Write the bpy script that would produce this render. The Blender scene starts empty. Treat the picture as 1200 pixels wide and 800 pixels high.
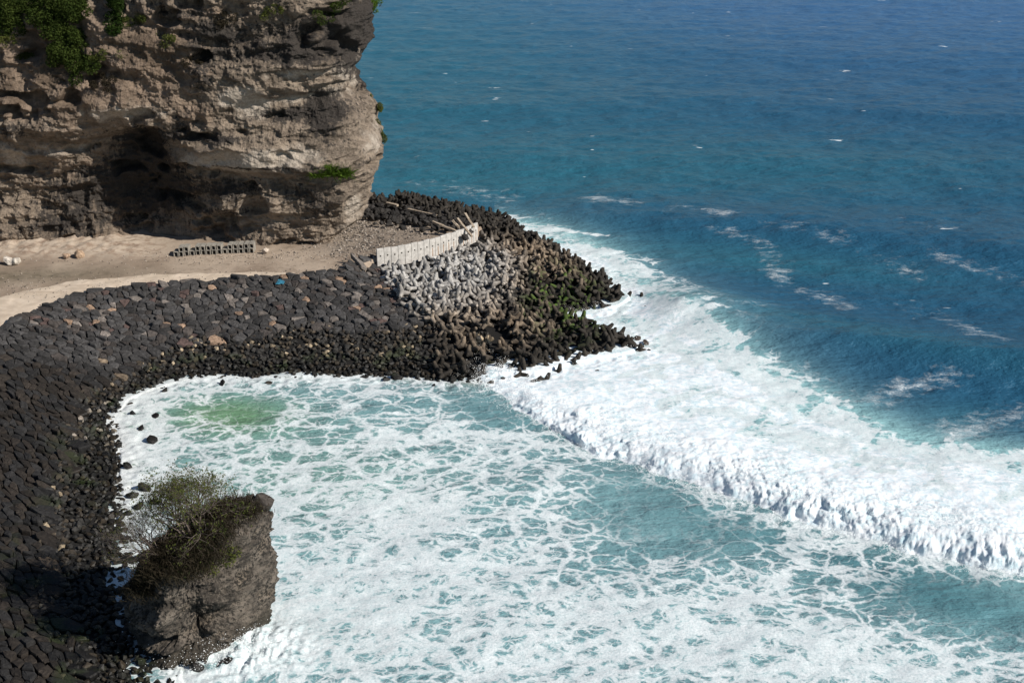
import bpy, bmesh, math, random
import numpy as np
from mathutils import Vector, Matrix, Euler

random.seed(7); RS = np.random.RandomState(11)
sc = bpy.context.scene
col = sc.collection
R = math.radians

# ------------------------------------------------------------------ camera
CAMH, PITCH, FPX = 60.0, R(22), 1493.0
def at(px, py, z=0.0):
    """world point seen at photo pixel (1200x800) lying at height z"""
    a = (px-600)/FPX; b = -(py-400)/FPX
    d = np.array([a, math.cos(PITCH)+b*math.sin(PITCH), -math.sin(PITCH)+b*math.cos(PITCH)])
    t = (z-CAMH)/d[2]
    return np.array([d[0]*t, d[1]*t, z])
def at2(px, py, z=0.0):
    return at(px, py, z)[:2]
def proj(x, y, z):
    depth = y*math.cos(PITCH) + (CAMH-z)*math.sin(PITCH)
    up = -(CAMH-z)*math.cos(PITCH) + y*math.sin(PITCH)
    return 600+FPX*x/depth, 400-FPX*up/depth, depth
cd = bpy.data.cameras.new('camera'); cam = bpy.data.objects.new('camera', cd); col.objects.link(cam)
cam.location = (0, 0, CAMH); cam.rotation_euler = (math.pi/2-PITCH, 0, 0)
cd.sensor_width = 36; cd.lens = FPX/1200*36; cd.clip_start = 1; cd.clip_end = 20000
sc.camera = cam

# ------------------------------------------------------------------ noise
def _hash(ix, iy, iz, seed):
    h = (ix.astype(np.uint32)*np.uint32(374761393) + iy.astype(np.uint32)*np.uint32(668265263)
         + iz.astype(np.uint32)*np.uint32(2147483647) + np.uint32((seed*974634777) & 0xffffffff))
    h = (h ^ (h >> np.uint32(13)))*np.uint32(1274126177)
    h = h ^ (h >> np.uint32(16))
    h = h*np.uint32(2246822519); h ^= h >> np.uint32(15)
    return h.astype(np.float32)/np.float32(4294967295.0)
def noise3(x, y, z, seed=0):
    x = np.asarray(x, np.float32); y = np.asarray(y, np.float32); z = np.asarray(z, np.float32)
    x, y, z = np.broadcast_arrays(x, y, z)
    fx = np.floor(x); fy = np.floor(y); fz = np.floor(z)
    ix = fx.astype(np.int64); iy = fy.astype(np.int64); iz = fz.astype(np.int64)
    u = x-fx; v = y-fy; w = z-fz
    u = u*u*(3-2*u); v = v*v*(3-2*v); w = w*w*(3-2*w)
    def L(a, b, t): return a+(b-a)*t
    r = L(L(L(_hash(ix,iy,iz,seed), _hash(ix+1,iy,iz,seed), u), L(_hash(ix,iy+1,iz,seed), _hash(ix+1,iy+1,iz,seed), u), v),
          L(L(_hash(ix,iy,iz+1,seed), _hash(ix+1,iy,iz+1,seed), u), L(_hash(ix,iy+1,iz+1,seed), _hash(ix+1,iy+1,iz+1,seed), u), v), w)
    return r*2-1
def noise2(x, y, seed=0):
    x = np.asarray(x, np.float32); y = np.asarray(y, np.float32)
    x, y = np.broadcast_arrays(x, y)
    fx = np.floor(x); fy = np.floor(y)
    ix = fx.astype(np.int64); iy = fy.astype(np.int64); iz = np.zeros_like(ix)
    u = x-fx; v = y-fy
    u = u*u*(3-2*u); v = v*v*(3-2*v)
    a = _hash(ix,iy,iz,seed); b = _hash(ix+1,iy,iz,seed); c = _hash(ix,iy+1,iz,seed); d = _hash(ix+1,iy+1,iz,seed)
    a = a+(b-a)*u; c = c+(d-c)*u
    return (a+(c-a)*v)*2-1
def fbm2(x, y, o=4, seed=0, g=.5):
    r = 0; a = 1; n = 0
    for i in range(o):
        r = r+a*noise2(x*2**i+17.3*i, y*2**i-9.1*i, seed+i); n += a; a *= g
    return r/n
def fbm3(x, y, z, o=4, seed=0, g=.5, ridge=False):
    r = 0; a = 1; n = 0
    for i in range(o):
        k = noise3(x*2**i+7.7*i, y*2**i-3.1*i, z*2**i+5.3*i, seed+i)
        if ridge: k = 1-2*np.abs(k)
        r = r+a*k; n += a; a *= g
    return r/n
def sstep(a, b, x):
    t = np.clip((x-a)/(b-a), 0, 1); return t*t*(3-2*t)
def dist_poly(x, y, P, closed=False):
    """distance to polyline, and position along it (0..n-1), and side sign"""
    P = np.asarray(P, float); best = np.full(np.shape(x), 1e9); sg = np.ones(np.shape(x)); par = np.zeros(np.shape(x))
    n = len(P); rng = range(n if closed else n-1)
    for i in rng:
        a = P[i]; b = P[(i+1) % n]; d = b-a; L2 = d@d+1e-12
        t = np.clip(((x-a[0])*d[0]+(y-a[1])*d[1])/L2, 0, 1)
        ex = x-a[0]-t*d[0]; ey = y-a[1]-t*d[1]
        q = np.sqrt(ex*ex+ey*ey); m = q < best
        s = np.sign(d[0]*(y-a[1])-d[1]*(x-a[0]))
        best = np.where(m, q, best); sg = np.where(m, s, sg); par = np.where(m, i+t, par)
    return best, par, sg
def inside(x, y, P):
    P = np.asarray(P, float); c = np.zeros(np.shape(x), bool); n = len(P)
    for i in range(n):
        x1, y1 = P[i]; x2, y2 = P[(i+1) % n]
        if y1 == y2: continue
        c ^= ((y1 > y) != (y2 > y)) & (x < (x2-x1)*(y-y1)/(y2-y1)+x1)
    return c

# ------------------------------------------------------------------ objects and meshes
def tag(o, label=None, cat=None, group=None, kind=None):
    if label: o['label'] = label
    if cat: o['category'] = cat
    if group: o['group'] = group
    if kind: o['kind'] = kind
    return o
def mesh_np(name, V, F, mats, smooth=True, attrs=None, cols=None, matidx=None):
    """V (n,3); F (m,k) array or list of arrays of polygons"""
    me = bpy.data.meshes.new(name)
    V = np.asarray(V, np.float32)
    if isinstance(F, np.ndarray):
        m, k = F.shape; flat = F.ravel().astype(np.int32); tot = np.full(m, k, np.int32)
    else:
        tot = np.array([len(f) for f in F], np.int32); flat = np.concatenate([np.asarray(f, np.int32) for f in F]) if len(F) else np.zeros(0, np.int32)
    me.vertices.add(len(V)); me.vertices.foreach_set('co', V.ravel())
    me.loops.add(len(flat)); me.loops.foreach_set('vertex_index', flat)
    me.polygons.add(len(tot))
    st = np.zeros(len(tot), np.int32); st[1:] = np.cumsum(tot)[:-1]
    me.polygons.foreach_set('loop_start', st); me.polygons.foreach_set('loop_total', tot)
    me.polygons.foreach_set('use_smooth', np.full(len(tot), smooth, bool))
    for m_ in (mats if isinstance(mats, (list, tuple)) else [mats]): me.materials.append(m_)
    if matidx is not None: me.polygons.foreach_set('material_index', np.asarray(matidx, np.int32))
    me.update(calc_edges=True); 
    for k, a in (attrs or {}).items():
        at_ = me.attributes.new(k, 'FLOAT', 'POINT'); at_.data.foreach_set('value', np.asarray(a, np.float32).ravel())
    for k, a in (cols or {}).items():
        at_ = me.attributes.new(k, 'FLOAT_COLOR', 'POINT'); a = np.asarray(a, np.float32)
        if a.shape[1] == 3: a = np.hstack([a, np.ones((len(a), 1), np.float32)])
        at_.data.foreach_set('color', a.ravel())
    me.validate(clean_customdata=False)
    return me
def link(name, me, parent=None, loc=None):
    o = bpy.data.objects.new(name, me); col.objects.link(o)
    if parent: o.parent = parent
    if loc is not None: o.location = loc
    return o
def empty(name, loc=(0, 0, 0)):
    o = bpy.data.objects.new(name, None); col.objects.link(o); o.location = loc; o.empty_display_size = .3; return o
def gridfaces(nr, nc):
    i = np.arange(nr-1)[:, None]*nc+np.arange(nc-1)[None, :]
    return np.stack([i, i+1, i+1+nc, i+nc], -1).reshape(-1, 4)
class MB:
    def __init__(s): s.V = []; s.F = []; s.C = []; s.n = 0
    def add(s, V, F, c=None):
        V = np.asarray(V, float); s.V.append(V)
        s.F += [[i+s.n for i in f] for f in F]
        if c is not None: s.C.append(np.tile(np.asarray(c, float), (len(V), 1)))
        s.n += len(V)
    def mesh(s, name, mats, smooth=False, origin=None):
        V = np.concatenate(s.V)
        if origin is not None: V = V-np.asarray(origin)
        return mesh_np(name, V, s.F, mats, smooth, cols={'col': np.concatenate(s.C)} if s.C else None)
    def tube(s, p, q, r0, r1, n=5, c=None, cap=True):
        p = np.asarray(p, float); q = np.asarray(q, float); d = q-p; d /= np.linalg.norm(d)+1e-9
        a = np.cross(d, [0, 0, 1] if abs(d[2]) < .9 else [1, 0, 0]); a /= np.linalg.norm(a); b = np.cross(d, a)
        th = np.arange(n)*2*math.pi/n
        ring = np.cos(th)[:, None]*a+np.sin(th)[:, None]*b
        V = np.vstack([p+ring*r0, q+ring*r1])
        F = [[i, (i+1) % n, n+(i+1) % n, n+i] for i in range(n)]
        if cap: F += [list(range(n))[::-1], list(range(n, 2*n))]
        s.add(V, F, c)
    def box(s, c0, size, rot=None, c=None):
        x, y, z = [k/2 for k in size]
        V = np.array([[-x,-y,-z],[x,-y,-z],[x,y,-z],[-x,y,-z],[-x,-y,z],[x,-y,z],[x,y,z],[-x,y,z]])
        if rot is not None: V = V@np.array(Euler(rot).to_matrix()).T
        s.add(V+np.asarray(c0), [[3,2,1,0],[4,5,6,7],[0,1,5,4],[1,2,6,5],[2,3,7,6],[3,0,4,7]], c)

# ------------------------------------------------------------------ materials
class NT:
    def __init__(s, name):
        s.m = bpy.data.materials.new(name); s.m.use_nodes = True; s.t = s.m.node_tree; s.t.nodes.clear()
        s.out = s.t.nodes.new('ShaderNodeOutputMaterial')
    def n(s, typ, ins=None, **props):
        nd = s.t.nodes.new(typ)
        for k, v in props.items(): setattr(nd, k, v)
        for k, v in (ins or {}).items():
            sock = nd.inputs[k]
            if isinstance(v, bpy.types.NodeSocket): s.t.links.new(v, sock)
            else: sock.default_value = v
        return nd
    def math(s, op, a, b=0.0, c=0.0, clamp=False):
        nd = s.t.nodes.new('ShaderNodeMath'); nd.operation = op; nd.use_clamp = clamp
        for i, v in enumerate((a, b, c)):
            if isinstance(v, bpy.types.NodeSocket): s.t.links.new(v, nd.inputs[i])
            else: nd.inputs[i].default_value = v
        return nd.outputs[0]
    def mix(s, f, a, b, mode='MIX'):
        nd = s.t.nodes.new('ShaderNodeMix'); nd.data_type = 'RGBA'; nd.blend_type = mode
        for i, v in ((0, f), (6, a), (7, b)):
            if isinstance(v, bpy.types.NodeSocket): s.t.links.new(v, nd.inputs[i])
            else: nd.inputs[i].default_value = v if i == 0 else (*v[:3], 1)
        return nd.outputs[2]
    def ramp(s, v, a, b, lo=0.0, hi=1.0, smooth=True):
        nd = s.t.nodes.new('ShaderNodeMapRange'); nd.interpolation_type = 'SMOOTHSTEP' if smooth else 'LINEAR'
        for i, x in enumerate((v, a, b, lo, hi)):
            if isinstance(x, bpy.types.NodeSocket): s.t.links.new(x, nd.inputs[i])
            else: nd.inputs[i].default_value = x
        return nd.outputs[0]
    def noise(s, vec, scale, detail=4, rough=.55, dist=0.0):
        return s.n('ShaderNodeTexNoise', {'Vector': vec, 'Scale': scale, 'Detail': detail, 'Roughness': rough, 'Distortion': dist}).outputs[0]
    def pos(s): return s.n('ShaderNodeNewGeometry').outputs['Position']
    def vscale(s, v, sc_):
        return s.n('ShaderNodeMapping', {'Vector': v, 'Scale': sc_}).outputs[0]
    def attr(s, name, out='Fac'): return s.n('ShaderNodeAttribute', attribute_name=name).outputs[out]
    def bump(s, h, strength=.5, dist=.1, normal=None):
        ins = {'Height': h, 'Strength': strength, 'Distance': dist}
        if normal is not None: ins['Normal'] = normal
        return s.n('ShaderNodeBump', ins).outputs[0]
    def finish(s, color, rough=.9, normal=None, spec=.3, **kw):
        ins = {'Base Color': color if isinstance(color, bpy.types.NodeSocket) else (*color, 1), 'Roughness': rough, 'Specular IOR Level': spec}
        if normal is not None: ins['Normal'] = normal
        ins.update(kw)
        b = s.n('ShaderNodeBsdfPrincipled', ins)
        s.t.links.new(b.outputs[0], s.out.inputs[0]); return s.m

def m_stone():
    k = NT('stone'); p = k.pos()
    c = k.attr('col', 'Color')
    n1 = k.noise(p, 3.0, 6, .65); n2 = k.noise(p, .35, 3)
    c = k.mix(1.0, c, k.mix(k.ramp(n1, .35, .7), (.62, .6, .58), (1.35, 1.33, 1.3)), 'MULTIPLY')
    z = k.n('ShaderNodeSeparateXYZ', {0: p}).outputs[2]
    wet = k.ramp(k.math('ADD', z, k.math('MULTIPLY', n2, 1.6)), 2.4, 1.1)
    c = k.mix(wet, c, k.mix(1.0, c, (.42, .42, .38), 'MULTIPLY'))
    alg = k.math('MULTIPLY', k.math('MULTIPLY', k.ramp(z, 2.0, 1.0), k.ramp(z, .2, .8)), k.ramp(k.noise(p, .3, 4), .52, .66))
    c = k.mix(k.math('MULTIPLY', alg, .45), c, (.03, .045, .012))
    return k.finish(c, k.ramp(wet, 0, 1, .85, .5), k.bump(n1, .6, .12), .3)
def m_concrete(name, plain=None):
    k = NT(name); p = k.pos()
    n1 = k.noise(p, 1.6, 6, .65); n2 = k.noise(p, .22, 4); n3 = k.noise(p, 9, 3)
    if plain:
        c = k.mix(k.ramp(n1, .35, .7), plain[0], plain[1])
    else:
        white = k.attr('fresh'); 
        # units differ in age: fresh grey, tan stained, wet black, green
        s = k.n('ShaderNodeSeparateXYZ', {0: p})
        wc = at(510, 322, 3.0); dx = k.math('MULTIPLY', k.math('SUBTRACT', s.outputs[0], float(wc[0])), 1/9.5)
        dy = k.math('MULTIPLY', k.math('SUBTRACT', s.outputs[1], float(wc[1])), 1/14.0)
        r = k.math('SQRT', k.math('ADD', k.math('MULTIPLY', dx, dx), k.math('MULTIPLY', dy, dy)))
        r = k.math('ADD', r, k.math('MULTIPLY', k.math('SUBTRACT', n2, .5), .9))
        rnd = k.n('ShaderNodeObjectInfo').outputs['Random']
        tan = k.mix(k.ramp(n1, .3, .7), (.09, .066, .046), (.33, .255, .18))
        wh = k.mix(k.ramp(n1, .3, .7), (.25, .24, .225), (.46, .445, .42))
        c = k.mix(k.ramp(r, .5, 1.6), wh, tan)
        dark0 = k.ramp(s.outputs[1], 176, 184)
        dark = k.math('MAXIMUM', dark0, k.math('MAXIMUM', k.ramp(k.math('ADD', s.outputs[2], k.math('MULTIPLY', n2, 5.0)), 6.0, 4.0), k.ramp(r, 1.8, 2.4)))
        c = k.mix(k.math('MULTIPLY', dark, .92), c, (.018, .017, .015))
        gc = at(662, 345, 3); gx = k.math('MULTIPLY', k.math('SUBTRACT', s.outputs[0], float(gc[0])), 1/6.5)
        gy = k.math('MULTIPLY', k.math('SUBTRACT', s.outputs[1], float(gc[1])), 1/15.0)
        g = k.math('SQRT', k.math('ADD', k.math('MULTIPLY', gx, gx), k.math('MULTIPLY', gy, gy)))
        gm = k.math('MULTIPLY', k.ramp(g, 1.1, .5), k.ramp(k.noise(p, .5, 4), .47, .60))
        up = k.n('ShaderNodeSeparateXYZ', {0: k.n('ShaderNodeNewGeometry').outputs['Normal']}).outputs[2]
        c = k.mix(k.math('MULTIPLY', gm, k.ramp(up, -.3, .5)), c, (.06, .10, .016))
        rv = k.math('FRACT', k.math('ADD', rnd, k.math('MULTIPLY', k.noise(p, .55, 1), 3.0)))
        c = k.mix(1.0, c, k.mix(k.ramp(rv, 0, 1, 0, 1, False), (.45, .44, .43), (1.2, 1.2, 1.2)), 'MULTIPLY')
    return k.finish(c, .85, k.bump(n3, .35, .05), .25)
def m_simple(name, a, b, scale=2.0, bump=.4, rough=.9, dist=.05, detail=5):
    k = NT(name); p = k.pos(); n1 = k.noise(p, scale, detail, .6)
    return k.finish(k.mix(k.ramp(n1, .33, .68), a, b), rough, k.bump(n1, bump, dist), .25)
def m_leaf(name, a, b, scale=.9):
    k = NT(name); n1 = k.noise(k.pos(), scale, 3, .6); n2 = k.noise(k.pos(), 6, 2)
    c = k.mix(k.ramp(k.math('ADD', k.math('MULTIPLY', n1, .6), k.math('MULTIPLY', n2, .4)), .35, .65), a, b)
    d = k.n('ShaderNodeBsdfDiffuse', {'Color': c}); t = k.n('ShaderNodeBsdfTranslucent', {'Color': c})
    mx = k.n('ShaderNodeMixShader', {0: .3, 1: d.outputs[0], 2: t.outputs[0]})
    k.t.links.new(mx.outputs[0], k.out.inputs[0]); return k.m
M = {}
M['stone'] = m_stone()
M['tetra'] = m_concrete('tetrapod_concrete')
M['wall'] = m_concrete('panel_concrete', ((.38, .36, .33), (.56, .53, .49)))
M['drain'] = m_concrete('drain_concrete', ((.2, .185, .16), (.36, .33, .28)))
M['hole'] = m_simple('hole_dark', (.02, .018, .015), (.03, .025, .02))
M['rust'] = m_simple('stained_concrete', (.22, .14, .09), (.36, .26, .19))
M['wood'] = m_simple('driftwood', (.22, .17, .12), (.42, .35, .27), 3)
M['bark'] = m_simple('bark', (.07, .055, .045), (.17, .14, .115), 6)
M['twig'] = m_simple('twig', (.085, .066, .052), (.21, .17, .145), 3)
M['leaf'] = m_leaf('leaf_green', (.018, .031, .008), (.068, .092, .022))
M['leaf_dark'] = m_leaf('leaf_dark', (.012, .026, .007), (.04, .065, .015))
M['leaf_olive'] = m_leaf('leaf_olive', (.04, .055, .015), (.12, .13, .035))
M['grass'] = m_leaf('grass_green', (.05, .09, .012), (.12, .19, .03))
M['dry'] = m_leaf('dry_brush', (.02, .017, .011), (.06, .049, .033), 1.5)
M['blue'] = m_simple('blue_sheet', (.02, .12, .2), (.05, .22, .3))

# ------------------------------------------------------------------ land form
ZT = 5.0
top_px = [(-420, 640), (-260, 520), (-120, 450), (0, 395), (30, 375), (60, 361), (100, 346), (150, 339), (200, 335), (260, 331), (330, 326), (400, 321), (441, 316)]
TOP = [at2(x, y, ZT) for x, y in top_px]
W0 = at2(441, 292, 6.4); W1 = at2(559, 261.5, 6.4)          # retaining wall ends
wallpx = [(441, 292), (472, 287.5), (497, 282), (520, 275.5), (540, 269), (559, 261)]
WALL = [at2(x, y, 6.4) for x, y in wallpx]
TOP = TOP[:-1]+[WALL[0]+np.array([-.45, .1])]+[w+np.array([-.25, .35]) for w in WALL[1:]]
back = [at2(566, 262, 5.5), at2(545, 254, 5.5), at2(500, 243, 5.5), at2(455, 234, 5.5), at2(430, 228, 5.5), at2(380, 222, 5.5)]
TOP = TOP+back
toe_px = [(-120, 1500), (60, 1050), (150, 900), (215, 815), (213, 785), (190, 760), (165, 720), (150, 690), (155, 650), (150, 610), (140, 560), (142, 520), (133, 490), (150, 470), (180, 456), (215, 446), (250, 441), (330, 442), (420, 441), (480, 443), (530, 449), (560, 447), (585, 440),
          (630, 441), (665, 430), (700, 422), (742, 414), (752, 405), (735, 396), (700, 386), (672, 374), (650, 368), (690, 366), (725, 360), (738, 354), (722, 340), (700, 322), (670, 306), (640, 290), (617, 277), (600, 268)]
TOE = [at2(x, y, 0) for x, y in toe_px]
pb = [at2(585, 250, 3.5)+[2.5, 5], at2(545, 241, 4.5)+[0, 9], at2(500, 231, 4.5)+[0, 9], at2(455, 222, 4.5)+[0, 9], at2(380, 215, 4.5)+[0, 10]]
TOE = TOE+pb
far_close = [np.array([-40., 330.]), np.array([-400., 330.]), np.array([-400., -60.])]
LAND = TOE+far_close
TERR = TOP+[np.array([-45., 330.]), np.array([-400., 330.]), np.array([-400., 60.])]
TOPc, TOEc = np.array(TOP), np.array(TOE)
def slope_t(x, y):
    dt, _, _ = dist_poly(x, y, TOEc); du, _, _ = dist_poly(x, y, TOPc)
    ins = inside(x, y, LAND); ter = inside(x, y, TERR)
    t = dt/(dt+du+1e-6)
    t = np.where(ter, 1.0, t); t = np.where(ins | ter, t, -np.minimum(dt, 6)/6)
    return t, dt, du, ter
def land(x, y, detail=True):
    x = np.asarray(x, float); y = np.asarray(y, float)
    t, dt, du, ter = slope_t(x, y)
    z = np.where(t >= 0, -.3+(ZT+.2)*np.power(np.clip(t, 0, 1), .9), -.3+t*5)
    z = np.where(ter, ZT-.1, z)
    bk = sstep(0, 6, x+24-0)*sstep(180, 184, y)*sstep(8, 1.5, du)   # back bank carries the far row of units
    z = z+np.where(ter, .35*bk, 0)
    dwl, _, _ = dist_poly(x, y, np.array(WALL))
    z = z-np.where(ter, 0, 1.15*sstep(11, 2, dwl)*sstep(-21.3, -19.6, x))
    if detail: z = z+.10*fbm2(x*.5, y*.5, 3, 5)
    return z

_gx = np.arange(-110, 50, .5); _gy = np.arange(50, 240, .5)
_GL = None
def landq(x, y):
    global _GL
    if _GL is None:
        A_, B_ = np.meshgrid(_gx, _gy); _GL = land(A_, B_, False)
    i = min(max((x+110)/.5, 0), len(_gx)-2); j = min(max((y-50)/.5, 0), len(_gy)-2); a = int(i); b = int(j); u = i-a; v = j-b
    return float((_GL[b, a]*(1-u)+_GL[b, a+1]*u)*(1-v)+(_GL[b+1, a]*(1-u)+_GL[b+1, a+1]*u)*v)
def build_ground():
    xs = np.concatenate([np.linspace(-400, -100, 40, endpoint=False), np.arange(-100, 42, .45)])
    ys = np.concatenate([np.linspace(-60, 60, 30, endpoint=False), np.arange(60, 230, .45), np.linspace(230, 330, 20)])
    X, Y = np.meshgrid(xs, ys)
    Z = land(X, Y)
    road = np.zeros_like(X)
    t, dt, du, ter = slope_t(X, Y)
    # earth bank at the cliff foot
    px, py, _ = proj(X, Y, ZT)
    b = sstep(308, 290, py)*sstep(200, 120, px)*ter*sstep(230, 240, py)
    Z = Z+b*(.55+.75*fbm2(X*.8, Y*.8, 5, 3, .7))
    return X, Y, Z, t
X, Y, Z, T_ = build_ground()
px, py, _ = proj(X, Y, ZT)
cob = sstep(340, 400, px)*sstep(560, 480, px)*sstep(305, 290, py)*(T_ >= 1)
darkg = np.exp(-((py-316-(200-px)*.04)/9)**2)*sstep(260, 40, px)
bank = sstep(306, 296, py)*sstep(240, 150, px)
k = NT('ground_soil'); p = k.pos()
n1 = k.noise(p, .8, 6, .65); n2 = k.noise(p, .12, 4); n3 = k.noise(p, 5, 4, .7)
base = k.mix(k.ramp(n2, .38, .62), (.26, .20, .15), (.38, .305, .235))
base = k.mix(k.ramp(n1, .5, .75), base, (.18, .14, .10))
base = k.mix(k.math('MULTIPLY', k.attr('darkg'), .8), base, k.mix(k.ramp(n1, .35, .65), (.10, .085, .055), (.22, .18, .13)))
base = k.mix(k.attr('bank'), base, k.mix(k.ramp(n1, .35, .6), (.26, .19, .14), (.45, .37, .29)))
base = k.mix(k.math('MULTIPLY', k.attr('cob'), k.ramp(n3, .35, .6)), base, k.mix(n1, (.1, .085, .07), (.2, .17, .14)))
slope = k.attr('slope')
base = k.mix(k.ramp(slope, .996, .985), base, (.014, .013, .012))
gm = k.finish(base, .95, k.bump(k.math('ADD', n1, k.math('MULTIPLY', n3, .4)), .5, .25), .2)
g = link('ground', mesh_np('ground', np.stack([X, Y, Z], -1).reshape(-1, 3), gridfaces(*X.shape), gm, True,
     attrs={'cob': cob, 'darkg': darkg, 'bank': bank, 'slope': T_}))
tag(g, 'brown gravel terrace and dark slope bed at the cliff foot', 'ground', kind='structure')

# road : pale compacted strip along the top of the revetment
up_px = [(-260, 440), (-120, 390), (0, 346), (40, 336), (80, 328), (130, 324), (180, 320), (235, 319), (300, 317), (345, 319)]
lo_px = [(-260, 515), (-120, 446), (0, 391), (30, 372), (62, 358), (100, 345), (150, 337.5), (215, 333), (290, 328), (345, 323)]
def resample(P, n):
    P = np.array(P, float); s = np.concatenate([[0], np.cumsum(np.linalg.norm(np.diff(P, axis=0), axis=1))])
    q = np.linspace(0, s[-1], n); return np.stack([np.interp(q, s, P[:, 0]), np.interp(q, s, P[:, 1])], -1)
U = resample([at2(a, b, ZT) for a, b in up_px], 360); Lw = resample([at2(a, b, ZT) for a, b in lo_px], 360)
nv = 26; s = np.linspace(0, 1, nv)[:, None]
RX = U[None, :, 0]*(1-s)+Lw[None, :, 0]*s; RY = U[None, :, 1]*(1-s)+Lw[None, :, 1]*s
edge = (np.abs(s-.5)*2)**6
RY = RY+edge*np.where(s < .5, 1, -1)*(.9*fbm2(RX*.35, RX*0+s*3, 4, 9))
RZ = land(RX, RY, True)+.045+.02*fbm2(RX*2, RY*2, 2, 3)-.09*(np.abs(s-.5)*2)**14
k = NT('road_surface'); p = k.pos(); n1 = k.noise(p, .5, 6, .6); n3 = k.noise(p, 6, 3); n2 = k.noise(k.vscale(p, (.06, .5, 1)), 1.0, 4)
c = k.mix(k.ramp(n1, .4, .65), (.50, .41, .315), (.60, .50, .395)); c = k.mix(k.ramp(n2, .55, .72, 0, .6), c, (.36, .28, .21)); c = k.mix(k.ramp(n3, .62, .75, 0, .35), c, (.2, .16, .12))
rm = k.finish(c, .95, k.bump(n3, .3, .05), .2)
tag(link('road', mesh_np('road', np.stack([RX, RY, RZ], -1).reshape(-1, 3), gridfaces(nv, 360)[:, ::-1], rm)), 'pale sandy track curving along the top of the stone revetment', 'road', kind='structure')

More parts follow.
